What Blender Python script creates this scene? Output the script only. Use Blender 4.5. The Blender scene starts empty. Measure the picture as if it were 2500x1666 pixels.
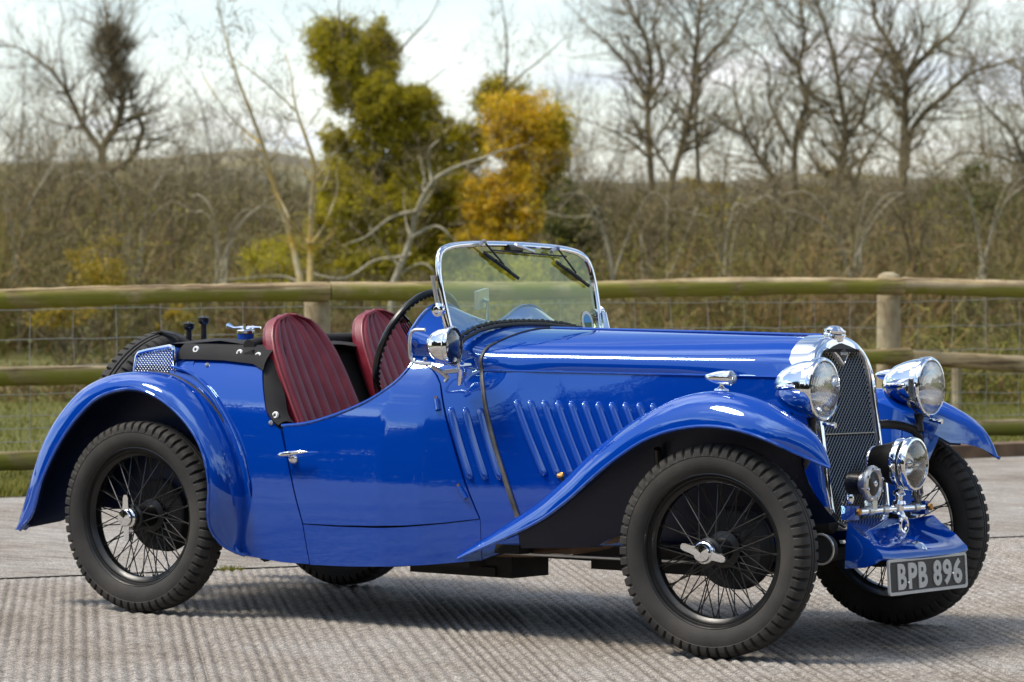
import bpy, bmesh, math, random
import numpy as np
from mathutils import Vector, Matrix
random.seed(7); rng = np.random.default_rng(7)
SC = bpy.context.scene
COL = SC.collection
rad = math.radians

# ------------------------------------------------------------------ camera
CAM = Vector((8.0836, -10.0045, 1.3263)); YAW, PITCH, ROLL, FPX = .6053, -.0310, -.0003, 8671.7
FW = Vector((-math.sin(YAW)*math.cos(PITCH), math.cos(YAW)*math.cos(PITCH), math.sin(PITCH)))
RT = Vector((math.cos(YAW), math.sin(YAW), 0)); UP = RT.cross(FW)
cam_d = bpy.data.cameras.new('camera'); cam = bpy.data.objects.new('camera', cam_d); COL.objects.link(cam)
cam.matrix_world = Matrix(((RT.x, UP.x, -FW.x, CAM.x), (RT.y, UP.y, -FW.y, CAM.y), (RT.z, UP.z, -FW.z, CAM.z), (0, 0, 0, 1)))
cam_d.sensor_width = 36; cam_d.lens = FPX/2500*36; cam_d.clip_start = .1; cam_d.clip_end = 3000
cam_d.dof.use_dof = True; cam_d.dof.focus_distance = 11.2; cam_d.dof.aperture_fstop = 6.8
SC.camera = cam
SC.view_settings.view_transform = 'Standard'; SC.view_settings.look = 'None'
SC.view_settings.exposure = 0.32; SC.view_settings.gamma = 1

def at(px, py, d):
    """photo pixel (2500 wide) at distance d -> world point"""
    return CAM + FW*d + RT*((px-1250)/FPX*d) - UP*((py-833)/FPX*d)

# ------------------------------------------------------------------ world and sun
SUN_EL, SUN_DIR = rad(56), Vector((.38, .40, -.83)).normalized()
wd = bpy.data.worlds.new('World'); SC.world = wd; wd.use_nodes = True
nt = wd.node_tree; N, L = nt.nodes, nt.links
for n in list(N): N.remove(n)
sky = N.new('ShaderNodeTexSky'); sky.sky_type = 'NISHITA'; sky.sun_disc = False
sky.sun_elevation = SUN_EL; sky.sun_rotation = math.atan2(-SUN_DIR.x, -SUN_DIR.y); sky.air_density = 1.0; sky.dust_density = .6; sky.ozone_density = 2.0
tc = N.new('ShaderNodeTexCoord'); sep = N.new('ShaderNodeSeparateXYZ'); L.new(tc.outputs['Generated'], sep.inputs[0])
mx = N.new('ShaderNodeMath'); mx.operation = 'MAXIMUM'; mx.inputs[1].default_value = 0.0; L.new(sep.outputs[2], mx.inputs[0])
ad = N.new('ShaderNodeMath'); ad.operation = 'ADD'; ad.inputs[1].default_value = .22; L.new(mx.outputs[0], ad.inputs[0])
cb = N.new('ShaderNodeCombineXYZ')
for i in (0, 1):
    dv = N.new('ShaderNodeMath'); dv.operation = 'DIVIDE'; L.new(sep.outputs[i], dv.inputs[0]); L.new(ad.outputs[0], dv.inputs[1]); L.new(dv.outputs[0], cb.inputs[i])
cn = N.new('ShaderNodeTexNoise'); cn.inputs['Scale'].default_value = 1.25; cn.inputs['Detail'].default_value = 9; cn.inputs['Roughness'].default_value = .56; cn.inputs['Distortion'].default_value = .35
L.new(cb.outputs[0], cn.inputs['Vector'])
cr = N.new('ShaderNodeValToRGB'); cr.color_ramp.elements[0].position = .485; cr.color_ramp.elements[1].position = .575
L.new(cn.outputs['Fac'], cr.inputs[0])
# clouds thicken towards the horizon all round
hz = N.new('ShaderNodeMapRange'); hz.inputs['From Min'].default_value = 0.0; hz.inputs['From Max'].default_value = .22; hz.inputs['To Min'].default_value = .5; hz.inputs['To Max'].default_value = 0
L.new(mx.outputs[0], hz.inputs['Value'])
am = N.new('ShaderNodeMath'); am.operation = 'ADD'; am.use_clamp = True; L.new(cr.outputs[0], am.inputs[0]); L.new(hz.outputs[0], am.inputs[1])
cn2 = N.new('ShaderNodeTexNoise'); cn2.inputs['Scale'].default_value = 3.4; cn2.inputs['Detail'].default_value = 5; L.new(cb.outputs[0], cn2.inputs['Vector'])
cc = N.new('ShaderNodeValToRGB'); cc.color_ramp.elements[0].position = .3; cc.color_ramp.elements[0].color = (6.6, 7.4, 8.2, 1); cc.color_ramp.elements[1].position = .65; cc.color_ramp.elements[1].color = (11.0, 11.1, 11.1, 1)
L.new(cn2.outputs['Fac'], cc.inputs[0])
sk2 = N.new('ShaderNodeVectorMath'); sk2.operation = 'SCALE'; sk2.inputs['Scale'].default_value = 1.6; L.new(sky.outputs[0], sk2.inputs[0])
mixs = N.new('ShaderNodeMixRGB'); L.new(am.outputs[0], mixs.inputs[0]); L.new(sk2.outputs[0], mixs.inputs[1]); 
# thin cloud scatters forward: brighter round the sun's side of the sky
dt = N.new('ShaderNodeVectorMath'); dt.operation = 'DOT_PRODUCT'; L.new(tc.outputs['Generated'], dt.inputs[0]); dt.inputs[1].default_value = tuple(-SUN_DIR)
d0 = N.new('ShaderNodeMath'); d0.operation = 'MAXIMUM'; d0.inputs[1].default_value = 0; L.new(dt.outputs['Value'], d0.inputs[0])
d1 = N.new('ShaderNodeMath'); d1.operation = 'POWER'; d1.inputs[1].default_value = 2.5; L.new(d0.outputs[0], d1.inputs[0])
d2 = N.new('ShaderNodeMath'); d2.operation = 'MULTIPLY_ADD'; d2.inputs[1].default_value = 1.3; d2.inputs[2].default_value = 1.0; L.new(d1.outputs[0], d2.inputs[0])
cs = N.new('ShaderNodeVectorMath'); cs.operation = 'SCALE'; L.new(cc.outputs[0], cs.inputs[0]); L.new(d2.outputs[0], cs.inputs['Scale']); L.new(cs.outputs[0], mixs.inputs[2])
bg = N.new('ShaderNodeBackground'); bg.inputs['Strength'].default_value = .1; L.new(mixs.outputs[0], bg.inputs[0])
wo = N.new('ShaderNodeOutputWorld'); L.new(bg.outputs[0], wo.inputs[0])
sd = bpy.data.lights.new('sun', 'SUN'); sd.energy = 3.4; sd.angle = rad(16); sd.color = (1, .93, .82)
sun = bpy.data.objects.new('sun', sd); COL.objects.link(sun); sun.rotation_euler = SUN_DIR.to_track_quat('-Z', 'Y').to_euler(); sun.location = (0, 0, 30)

# ------------------------------------------------------------------ materials
MAT = {}
def mat(name, col, rough=.5, metal=0, **k):
    m = bpy.data.materials.new(name); m.use_nodes = True; t = m.node_tree; b = t.nodes['Principled BSDF']
    b.inputs['Base Color'].default_value = (*col, 1); b.inputs['Roughness'].default_value = rough; b.inputs['Metallic'].default_value = metal
    for kk, v in k.items():
        if kk in ('var', 'bump', 'col2', 'island', 'rvar', 'leafy'): continue
        b.inputs[kk].default_value = v
    co = t.nodes.new('ShaderNodeTexCoord')
    if 'var' in k:                    # (scale, detail) mottling between col and col2
        n = t.nodes.new('ShaderNodeTexNoise'); n.inputs['Scale'].default_value = k['var'][0]; n.inputs['Detail'].default_value = k['var'][1]
        t.links.new(co.outputs['Object'], n.inputs['Vector'])
        r = t.nodes.new('ShaderNodeValToRGB'); r.color_ramp.elements[0].position = .38; r.color_ramp.elements[1].position = .64
        r.color_ramp.elements[0].color = (*col, 1); r.color_ramp.elements[1].color = (*k['col2'], 1)
        t.links.new(n.outputs['Fac'], r.inputs[0]); t.links.new(r.outputs[0], b.inputs['Base Color'])
    if 'island' in k:                 # list of colours picked per loose piece
        g = t.nodes.new('ShaderNodeNewGeometry'); r = t.nodes.new('ShaderNodeValToRGB'); cs = k['island']
        while len(r.color_ramp.elements) < len(cs): r.color_ramp.elements.new(.5)
        for i, c in enumerate(cs): r.color_ramp.elements[i].position = i/(len(cs)-1); r.color_ramp.elements[i].color = (*c, 1)
        t.links.new(g.outputs['Random Per Island'], r.inputs[0]); t.links.new(r.outputs[0], b.inputs['Base Color'])
    if 'bump' in k:                   # (scale, strength, distance)
        n = t.nodes.new('ShaderNodeTexNoise'); n.inputs['Scale'].default_value = k['bump'][0]; n.inputs['Detail'].default_value = 5
        t.links.new(co.outputs['Object'], n.inputs['Vector'])
        bp = t.nodes.new('ShaderNodeBump'); bp.inputs['Strength'].default_value = k['bump'][1]; bp.inputs['Distance'].default_value = k['bump'][2]
        t.links.new(n.outputs['Fac'], bp.inputs['Height']); t.links.new(bp.outputs[0], b.inputs['Normal'])
        if 'rvar' in k:
            r = t.nodes.new('ShaderNodeMapRange'); r.inputs['To Min'].default_value, r.inputs['To Max'].default_value = k['rvar']
            t.links.new(n.outputs['Fac'], r.inputs['Value']); t.links.new(r.outputs[0], b.inputs['Roughness'])
    if 'leafy' in k:                  # thin leaves let light through
        tr = t.nodes.new('ShaderNodeBsdfTranslucent'); ms = t.nodes.new('ShaderNodeMixShader'); ms.inputs[0].default_value = k['leafy']; out = t.nodes['Material Output']
        for l in list(t.links):
            if l.to_socket == b.inputs['Base Color']: t.links.new(l.from_socket, tr.inputs[0])
        t.links.new(b.outputs[0], ms.inputs[1]); t.links.new(tr.outputs[0], ms.inputs[2]); t.links.new(ms.outputs[0], out.inputs[0])
    MAT[name] = m; return m
mat('paint', (.0, .039, .31), .03, 0, **{'IOR': 2.05, 'Specular Tint': (.60, .84, 1, 1), 'bump': (5.0, .04, .02)})
mat('underseal_shade', (.003, .010, .040), .45, 0, bump=(60, .3, .004))  # near-black navy: black underseal and painted-in arch shade in one colour
mat('chrome', (.86, .87, .88), .05, 1, bump=(16, .02, .01))
mat('dull_metal', (.58, .57, .54), .30, 1, bump=(60, .1, .004), rvar=(.22, .5))
mat('worn_alloy', (.20, .19, .17), .5, .6, var=(14, 4), col2=(.10, .09, .07), bump=(50, .3, .005))
mat('grille_metal', (.40, .39, .35), .32, 1)
mat('brass', (.45, .24, .07), .35, 1)
mat('tyre', (.016, .015, .0135), .78, 0, var=(6, 7), col2=(.040, .036, .030), bump=(160, .25, .003))
mat('black_enamel', (.006, .006, .006), .28, 0, **{'bump': (30, .1, .004), 'rvar': (.2, .5)})
mat('black_matt', (.008, .008, .008), .75, 0, var=(8, 5), col2=(.018, .016, .014), bump=(40, .3, .01))
mat('kerb_rust', (.10, .055, .030), .8, .3, var=(12, 5), col2=(.17, .11, .07), bump=(60, .4, .004))
mat('rubber', (.015, .015, .013), .55)
mat('fabric', (.010, .010, .0105), .92, 0, bump=(420, .5, .002), var=(7, 4), col2=(.016, .015, .015))
mat('leather', (.150, .008, .020), .38, 0, var=(14, 7), col2=(.195, .018, .030), bump=(260, .35, .0025), rvar=(.34, .55))
mat('leather_piping', (.22, .03, .04), .42)
mat('bakelite', (.010, .010, .010), .25)
mat('plate_black', (.028, .026, .024), .6, 0, bump=(120, .3, .002))
mat('plate_silver', (.48, .48, .46), .45, .25, bump=(180, .3, .002))
mat('white', (.75, .76, .74), .4)
mat('sticker_blue', (.02, .30, .62), .4)
mat('sticker_green', (.03, .12, .02), .4)
mat('reflector', (.92, .92, .92), .16, 1)
def glassmat(name, tint, refl, wave=None, gtint=(1, 1, 1, 1)):
    m = bpy.data.materials.new(name); m.use_nodes = True; t = m.node_tree
    for n in list(t.nodes): t.nodes.remove(n)
    o = t.nodes.new('ShaderNodeOutputMaterial'); tr = t.nodes.new('ShaderNodeBsdfTransparent'); tr.inputs[0].default_value = (*tint, 1)
    gl = t.nodes.new('ShaderNodeBsdfGlossy'); gl.inputs['Roughness'].default_value = .02; gl.inputs['Color'].default_value = gtint
    fr = t.nodes.new('ShaderNodeFresnel'); fr.inputs['IOR'].default_value = 1.52
    mu = t.nodes.new('ShaderNodeMath'); mu.operation = 'MULTIPLY'; mu.use_clamp = True; mu.inputs[1].default_value = refl; t.links.new(fr.outputs[0], mu.inputs[0])
    ms = t.nodes.new('ShaderNodeMixShader'); t.links.new(mu.outputs[0], ms.inputs[0]); t.links.new(tr.outputs[0], ms.inputs[1]); t.links.new(gl.outputs[0], ms.inputs[2]); t.links.new(ms.outputs[0], o.inputs[0])
    if wave:
        co = t.nodes.new('ShaderNodeTexCoord'); w = t.nodes.new('ShaderNodeTexWave'); w.bands_direction = 'Y'; w.inputs['Scale'].default_value = wave; w.inputs['Distortion'].default_value = .6
        t.links.new(co.outputs['Object'], w.inputs['Vector']); bp = t.nodes.new('ShaderNodeBump'); bp.inputs['Strength'].default_value = .7; bp.inputs['Distance'].default_value = .003
        t.links.new(w.outputs['Fac'], bp.inputs['Height']); t.links.new(bp.outputs[0], gl.inputs['Normal']); t.links.new(bp.outputs[0], fr.inputs['Normal'])
    MAT[name] = m
glassmat('glass', (.78, .89, .70), 1.5, None, (.80, .97, .72, 1))
glassmat('lens_glass', (.86, .88, .88), 2.4, 60)
glassmat('clear_glass', (.9, .92, .92), 1.6)

# ------------------------------------------------------------------ mesh helpers
class G:
    def __init__(s): s.v = []; s.f = []
    def add(s, vs, fs):
        b = len(s.v); s.v += [tuple(p) for p in vs]; s.f += [tuple(i+b for i in f) for f in fs]; return s
    def box(s, c, d, rot=None):
        vs = []
        for sx in (-.5, .5):
            for sy in (-.5, .5):
                for sz in (-.5, .5):
                    p = Vector((sx*d[0], sy*d[1], sz*d[2]))
                    if rot: p = rot @ p
                    vs.append(p+Vector(c))
        return s.add(vs, [(0, 1, 3, 2), (4, 6, 7, 5), (0, 4, 5, 1), (2, 3, 7, 6), (0, 2, 6, 4), (1, 5, 7, 3)])
    def rings(s, rs, closed_ring=True, closed_path=False, cap=False):
        n = len(rs[0]); vs = [p for r in rs for p in r]; fs = []; m = len(rs)
        for i in range(m if closed_path else m-1):
            for j in range(n if closed_ring else n-1):
                a, b, c, d = i*n+j, i*n+(j+1) % n, ((i+1) % m)*n+(j+1) % n, ((i+1) % m)*n+j
                fs.append((a, b, c, d))
        if cap: fs.append(tuple(range(n))[::-1]); fs.append(tuple((m-1)*n+j for j in range(n)))
        return s.add(vs, fs)
    def tube(s, pts, r, n=8, closed=False, cap=True, flat=1.0, nrm=None):
        pts = [Vector(p) for p in pts]; m = len(pts)
        rr = r if isinstance(r, (list, tuple)) else [r]*m
        T = []
        for i in range(m):
            a = pts[(i-1) % m] if (i > 0 or closed) else pts[i]; b = pts[(i+1) % m] if (i < m-1 or closed) else pts[i]
            t = b-a; T.append(t.normalized() if t.length > 1e-9 else Vector((0, 0, 1)))
        u = Vector(nrm) if nrm else (Vector((0, 0, 1)) if abs(T[0].z) < .9 else Vector((1, 0, 0)))
        R = []
        for i in range(m):
            u = (u-T[i]*u.dot(T[i]));
            if u.length < 1e-6: u = T[i].orthogonal()
            u.normalize(); w = T[i].cross(u)
            R.append([pts[i]+(u*math.cos(2*math.pi*k/n)*flat+w*math.sin(2*math.pi*k/n))*rr[i] for k in range(n)])
        return s.rings(R, True, closed, cap and not closed)
    def lathe(s, prof, o=(0, 0, 0), ax=(0, 1, 0), n=32, closed=False):
        ax = Vector(ax).normalized(); u = ax.orthogonal().normalized(); w = ax.cross(u); o = Vector(o)
        R = []
        for r, h in prof:
            r = max(r, 1e-5)
            R.append([o+ax*h+(u*math.cos(2*math.pi*k/n)+w*math.sin(2*math.pi*k/n))*r for k in range(n)])
        return s.rings(R, True, closed)
    def grid(s, P):
        return s.rings(P, False, False)
    def xf(s, M):
        s.v = [tuple(M @ Vector(p)) for p in s.v]; return s

LEAN = .027
def obj(name, g, m, parent=None, smooth=35, lean=False, label=None, cat=None, group=None, kind=None):
    me = bpy.data.meshes.new(name); v = g.v
    if lean: v = [(x, y, z-LEAN*y) for x, y, z in v]
    me.from_pydata(v, [], g.f); me.materials.append(MAT[m]); me.validate()
    bm = bmesh.new(); bm.from_mesh(me); bmesh.ops.recalc_face_normals(bm, faces=bm.faces); bm.to_mesh(me); bm.free()
    if smooth: me.shade_smooth(); me.set_sharp_from_angle(angle=rad(smooth))
    o = bpy.data.objects.new(name, me); COL.objects.link(o)
    if parent: o.parent = parent
    tag(o, label, cat, group, kind); return o
def tag(o, label=None, cat=None, group=None, kind=None):
    for k, v in (('label', label), ('category', cat), ('group', group), ('kind', kind)):
        if v: o[k] = v
    return o
def raw(name, v, f, m, parent=None, smooth=False, **k):
    """big meshes from numpy arrays (all faces the same size)"""
    v = np.asarray(v, np.float32).reshape(-1, 3); f = np.asarray(f, np.int32)
    me = bpy.data.meshes.new(name); nf, q = f.shape
    me.vertices.add(len(v)); me.vertices.foreach_set('co', v.ravel()); me.loops.add(nf*q); me.loops.foreach_set('vertex_index', f.ravel())
    me.polygons.add(nf); me.polygons.foreach_set('loop_start', np.arange(0, nf*q, q, dtype=np.int32)); me.update(calc_edges=True)
    if smooth: me.shade_smooth()
    me.materials.append(MAT[m] if isinstance(m, str) else m)
    o = bpy.data.objects.new(name, me); COL.objects.link(o)
    if parent: o.parent = parent
    tag(o, **k); return o
def empty(name, loc, parent=None, **k):
    o = bpy.data.objects.new(name, None); COL.objects.link(o); o.location = loc; o.empty_display_size = .1
    if parent: o.parent = parent
    return tag(o, **k)
def resample(P, n):
    P = np.asarray(P, float); d = np.r_[0, np.cumsum(np.linalg.norm(np.diff(P, axis=0), axis=1))]; t = np.linspace(0, d[-1], n)
    return np.stack([np.interp(t, d, P[:, i]) for i in range(P.shape[1])], 1)
def smooth_curve(P, n):
    """Catmull-Rom through P, n even samples"""
    P = np.asarray(P, float); Q = np.vstack([2*P[0]-P[1], P, 2*P[-1]-P[-2]]); out = []
    for i in range(1, len(Q)-2):
        for t in np.linspace(0, 1, 12, endpoint=False):
            a, b, c, d = Q[i-1:i+3]; out.append(.5*(2*b+(c-a)*t+(2*a-5*b+4*c-d)*t*t+(3*b-a-3*c+d)*t**3))
    out.append(P[-1]); return resample(out, n)
def ip(x, xs, ys): return float(np.interp(x, xs, ys))

# ================================================================== THE CAR
car = empty('sports_car', (0, 0, 0), label='blue open vintage two-seater sports car with wire wheels and red seats', cat='car')
def part(name, g, m, parent=None, lean=True, smooth=35, **k): return obj(name, g, m, parent or car, smooth, lean, **k)
WB = 2.337; NZ = .0135                                     # near-side heights were read on the leaning body
def near(pts): return [(x, z-NZ) for x, z in pts]

YX = [-.5, -.3, 0, .3, .6, 1.0, 1.15, 1.32, 1.6, 2.0, 2.38, 2.55]
YH = [.38, .44, .474, .486, .492, .486, .464, .420, .348, .268, .206, .185]
def Y(x, z):
    """half width of the body skin"""
    b = ip(x, [1.25, 1.8, 2.4], [1, .9, .30]); yb = ip(x, YX, YH)+.058*b
    zm = .42
    if z > zm: d = .30*(z-zm)**2*b
    else: d = .22*(zm-z)**2
    if z > .66: d += ip(x, [1.15, 1.32, 1.45], [.85, .5, 0])*(z-.66)**2
    if x < .62 and z > .8: d += 1.2*(z-.8)**2
    return yb-d
def coons(bot, top, left, right, nu, nv):
    b, t, l, r = resample(bot, nu), resample(top, nu), resample(left, nv), resample(right, nv); out = []
    for j in range(nv):
        v = j/(nv-1); row = []
        for i in range(nu):
            u = i/(nu-1)
            row.append((1-v)*b[i]+v*t[i]+(1-u)*l[j]+u*r[j]-((1-u)*(1-v)*b[0]+u*(1-v)*b[-1]+(1-u)*v*t[0]+u*v*t[-1]))
        out.append(row)
    return out
def skin(xz, s, off=0.0, edge=.016):
    """grid of (x,z) laid on the body side s (-1 near), its rim folded inwards"""
    g = G(); nv, nu = len(xz), len(xz[0])
    P = [[(p[0], s*(Y(p[0], p[1])+off), p[1]) for p in row] for row in xz]; g.grid(P)
    rim = [P[0][i] for i in range(nu)]+[P[j][-1] for j in range(1, nv)]+[P[-1][i] for i in range(nu-2, -1, -1)]+[P[j][0] for j in range(nv-2, 0, -1)]
    if edge: g.rings([rim, [(x, y-s*edge, z) for x, y, z in rim]], True)
    return g

DOOR_REAR = near([(.678, .333), (.650, .419), (.609, .563), (.579, .661)])
DOOR_BOT = near([(.678, .333), (.82, .332), (.968, .336), (1.10, .344), (1.233, .359), (1.358, .378)])
DOOR_FRONT = near([(1.358, .378), (1.310, .488), (1.258, .635), (1.205, .775), (1.186, .824), (1.165, .850), (1.138, .872), (1.105, .886), (1.062, .897)])
DOOR_TOP = near([tuple(p) for p in smooth_curve([(.579, .661), (.679, .672), (.788, .701), (.915, .75), (1.004, .806), (1.045, .855), (1.062, .897)], 24)])
STRIP = near([(1.505, .30), (1.491, .369), (1.452, .484), (1.401, .623), (1.358, .748), (1.330, .835), (1.320, .868)])
RQ_FRONT = near([(.70, .196), (.678, .333), (.650, .419), (.609, .563), (.577, .650), (.553, .656), (.528, .676), (.505, .708), (.472, .784), (.442, .850), (.43, .866)])
BOT = near([(.375, .212), (.47, .205), (.582, .196), (.70, .196)])
GAP = .005
def inset(P, d):                               # shrink a closed grid slightly so that shut lines show
    P = [[np.array(p) for p in r] for r in P]; c = sum(sum(r) for r in P)/(len(P)*len(P[0]))
    return [[p+(c-p)/max(np.linalg.norm(c-p), .05)*d*(1 if (j in (0, len(P)-1) or i in (0, len(P[0])-1)) else 0) for i, p in enumerate(r)] for j, r in enumerate(P)]
shell = None
rq = coons(BOT, near([(.02, .862), (.11, .884), (.255, .883), (.397, .873), (.43, .866)]), near([(.375, .212), (.395, .32), (.398, .42), (.362, .54), (.29, .65), (.20, .735), (.10, .79), (.02, .81), (.02, .862)]), RQ_FRONT, 30, 34)
sill = coons(near([(.70, .196), (.855, .198), (1.034, .205), (1.167, .218), (1.36, .242)]), DOOR_BOT, near([(.70, .196), (.678, .333)]), near([(1.36, .242), (1.358, .378)]), 26, 6)
scs = coons(near([(1.36, .242), (1.505, .30)]), near([(1.062, .897), (1.19, .884), (1.320, .868)]), near([(1.36, .242)])+DOOR_FRONT, STRIP, 14, 34)
door = coons(DOOR_BOT, DOOR_TOP, DOOR_REAR, DOOR_FRONT, 34, 30)
BS_BOT = near([(1.505, .30), (1.9, .31), (2.44, .33)]); BS_TOP = near([(1.320, .868), (1.7, .867), (2.0, .866), (2.372, .864)])
bons = coons(BS_BOT, BS_TOP, STRIP, near([(2.44, .33), (2.372, .864)]), 40, 24)
ZH = .868-NZ
for s in (-1, 1):
    sh = part('body_side', skin(inset(rq, GAP*.6), s), 'paint')
    part('sill_panel', skin(inset(sill, GAP*.5), s), 'paint')
    ss_ = part('scuttle_side', skin(inset(scs, GAP*.5), s), 'paint')
    dr = part('door', skin(inset(door, GAP), s, .0015, .022), 'paint')
    bs = part('bonnet_side', skin(inset(bons, .002), s), 'paint')
    # dark backing inside the panels
    for q in (rq, door, scs, sill): part('trim_panel', skin(q, s, -.022, 0), 'fabric')
    # rolled door top bead
    part('door_bead', G().tube([(x, s*(Y(x, z)-.002), z+.002) for x, z in DOOR_TOP], .0065, 8), 'paint', dr)
    # hinges and handle
    for (x0, z0), (x1, z1) in (((1.186, .770), (1.199, .734)), ((1.287, .484), (1.312, .446))):
        z0 -= NZ; z1 -= NZ; a = (x0, s*(Y(x0, z0)+.006), z0); b = (x1, s*(Y(x1, z1)+.006), z1)
        h = G().tube([a, b], .0095, 10); part('hinge', h, 'paint', dr)
        part('hinge_pin', G().tube([(a[0]-.003, a[1], a[2]+.008), a], .005, 8), 'brass', dr)
    hx, hz = .640, .545; hy = s*(Y(hx, hz)+.004)
    hg = G().lathe([(.0, .012), (.012, .010), (.017, .003), (.018, 0)], (hx, hy, hz-.005), (0, s, 0), 16)
    hg.tube([(hx, hy, hz+.008), (hx, hy+s*.028, hz+.010)], .007, 8)
    hg.tube([(.598, hy+s*.03, hz+.006), (.612, hy+s*.032, hz+.009), (.66, hy+s*.034, hz+.016), (.70, hy+s*.031, hz+.021), (.722, hy+s*.026, hz+.022)], [.004, .009, .0075, .006, .002], 10)
    part('door_handle', hg, 'chrome', dr)
    # louvres: raised leaning ridges
    def louvre(x0, z0, x1, z1, par):
        g = G(); n = 20; R = []; Ln = math.hypot(x1-x0, z1-z0)
        for i in range(n+1):
            t = .5-.5*math.cos(math.pi*i/n); x = x0+(x1-x0)*t; z = z0+(z1-z0)*t; q = min(t, 1-t)*Ln
            e = math.sqrt(max(0, 1-(1-min(1, q/.016))**2)); row = []
            for a, h in ((-.0125, -.0015), (-.0118, .010), (-.0095, .0150), (-.006, .0165), (-.002, .0155), (.003, .0115), (.0075, .0062), (.0105, .0022), (.0125, -.0015)):
                row.append((x+a*.82*max(e, .03), s*(Y(x, z)+h*e-.0008), z+a*.33*max(e, .03)))
            R.append(row)
        g.grid(R); part('louvre', g, 'paint', par, smooth=75)
        q = [R[i] for i in range(3, n-2)]                                    # dark strip along the rear lip: shade inside the opening, put in as colour
        sl_ = G().grid([[(r[0][0]-.0032, r[0][1]+s*.0024, r[0][2]-.001), (r[0][0]+.0006, r[0][1]+s*.0034, r[0][2])] for r in q]); part('louvre_slot_shade', sl_, 'underseal_shade', par)
    for i in range(12):
        x = 1.460+i*.0463; louvre(x, .775-NZ, x+.119, .526-NZ, bs)
    for i in range(3):
        x = 1.238+i*.050; louvre(x, .745-NZ, x+.091, .507-NZ, ss_)
    # bonnet catch, pegs and studs
    kx, kz = 1.638, .497; ky = s*(Y(kx, kz)+.002)
    part('bonnet_catch', G().lathe([(.0, .034), (.010, .033), (.014, .029), (.013, .024), (.005, .021), (.005, 0)], (kx, ky, kz), (0, s*.6, .8), 14), 'brass', bs)
    for x, z in ((1.185, .861), (.53, .672), (1.10, .90)):
        z -= NZ
        if x > 1.15: x = .185
        part('fastener', G().lathe([(0, .008), (.005, .007), (.007, .003), (.009, 0)], (x, s*(Y(x, z)+.001), z), (0, s, .1), 12), 'dull_metal')

# scuttle top and bonnet top (one section list each, mirrored)
SEC_R = [(.487, .885), (.478, .915), (.455, .955), (.415, 1.0), (.365, 1.040), (.31, 1.066), (.25, 1.073), (.19, 1.062), (.12, 1.030), (.06, 1.010), (0, 1.005)]
SEC_W = [(.455, .872), (.445, .905), (.425, .935), (.385, .963), (.335, .984), (.28, .998), (.22, 1.006), (.16, 1.009), (.10, 1.010), (.05, 1.010), (0, 1.010)]
SEC_F = [(.4195, ZH), (.412, .885), (.397, .910), (.372, .929), (.32, .946), (.26, .962), (.20, .975), (.14, .985), (.09, .991), (.045, .994), (0, .995)]
SEC_N = [(.199, ZH), (.197, .873), (.190, .898), (.176, .917), (.152, .938), (.120, .957), (.092, .969), (.066, .978), (.044, .982), (.022, .984), (0, .985)]
def sec_full(S, x, lift=0):
    if x < 1.32: S = [tuple(p) for p in smooth_curve(S, 26)]
    near_ = [(x, -y, z+lift) for y, z in S]; far_ = [(x, y, z+lift) for y, z in S[::-1]][1:]
    return near_+far_
def lerp_sec(A, B, t): return [(a[0]+(b[0]-a[0])*t, a[1]+(b[1]-a[1])*t) for a, b in zip(A, B)]
def edge_x(k, n):                              # rear cockpit edge runs forward to the strip at the sides
    return k
R = []
for x in np.linspace(1.052, 1.318, 14):
    S = lerp_sec(SEC_R, SEC_W, (x-1.052)/.13) if x < 1.182 else lerp_sec(SEC_W, SEC_F, (x-1.182)/.136)
    # side edge follows the scuttle side panel
    zt = ip(x, [1.062, 1.19, 1.320], [.897-NZ, .884-NZ, .868-NZ]); S[0] = (Y(x, zt), zt); S[1] = (min(S[1][0], S[0][0]-.004), max(S[1][1], zt+.02))
    R.append(sec_full(S, x))
g = G().grid(R); rim = R[0]; g.rings([rim, [(x+.012, y*.985, z-.010) for x, y, z in rim]], False)
scut = part('scuttle_top', g, 'paint', smooth=50)
part('scuttle_bead', G().tube(R[0], .0055, 6), 'paint', scut)
R = []
for x in np.linspace(1.322, 2.384, 24):
    S = lerp_sec(SEC_F, SEC_N, (x-1.322)/(2.384-1.322)); S = S if x < 2.3 else [(y*ip(x, [2.3, 2.384], [1, .985]), z-ip(x, [2.3, 2.384], [0, .004])) for y, z in S]; S[0] = (Y(x, ZH)+.0005, ZH+.002); R.append(sec_full(S, x))
bt = part('bonnet_top', G().grid(R), 'paint', smooth=50)
part('bonnet_hinge', G().tube([(1.32, 0, .997), (2.38, 0, .990)], .0045, 8), 'paint', bt)
for s in (-1, 1): part('bonnet_hinge', G().tube([(x, s*(Y(x, ZH)+.001), ZH) for x in np.linspace(1.325, 2.372, 12)], .0042, 8), 'paint', bt)
# metal strap over the bonnet joint
part('bonnet_seam', G().tube([(x+.003, y*1.002, z+.001) for x, y, z in sec_full(SEC_F, 1.318)][2:-2], .0032, 6), 'rubber')
for sgn in (-1, 1):
  st = [(x, sgn*(Y(x, z)+.003), z) for x, z in STRIP]+[(1.3205, sgn*y*1.004, z+.002) for y, z in SEC_F[1:5]]
  st = smooth_curve(st, 90); g = G(); Rr = []
  for i, p in enumerate(st):
    t = Vector(st[min(i+1, 89)]-st[max(i-1, 0)]).normalized(); o = (Vector(p)-Vector((p[0], 0, .62))).normalized(); sd_ = t.cross(o).normalized(); k = ip(i, [0, 55, 89], [1.15, .85, .45])
    Rr.append([Vector(p)+sd_*a*k+o*b for a, b in ((-.009, -.002), (-.008, .003), (-.003, .0045), (-.002, .003), (.002, .003), (.003, .0045), (.008, .003), (.009, -.002))])
  part('bonnet_strap', g.grid(Rr), 'worn_alloy')

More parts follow.
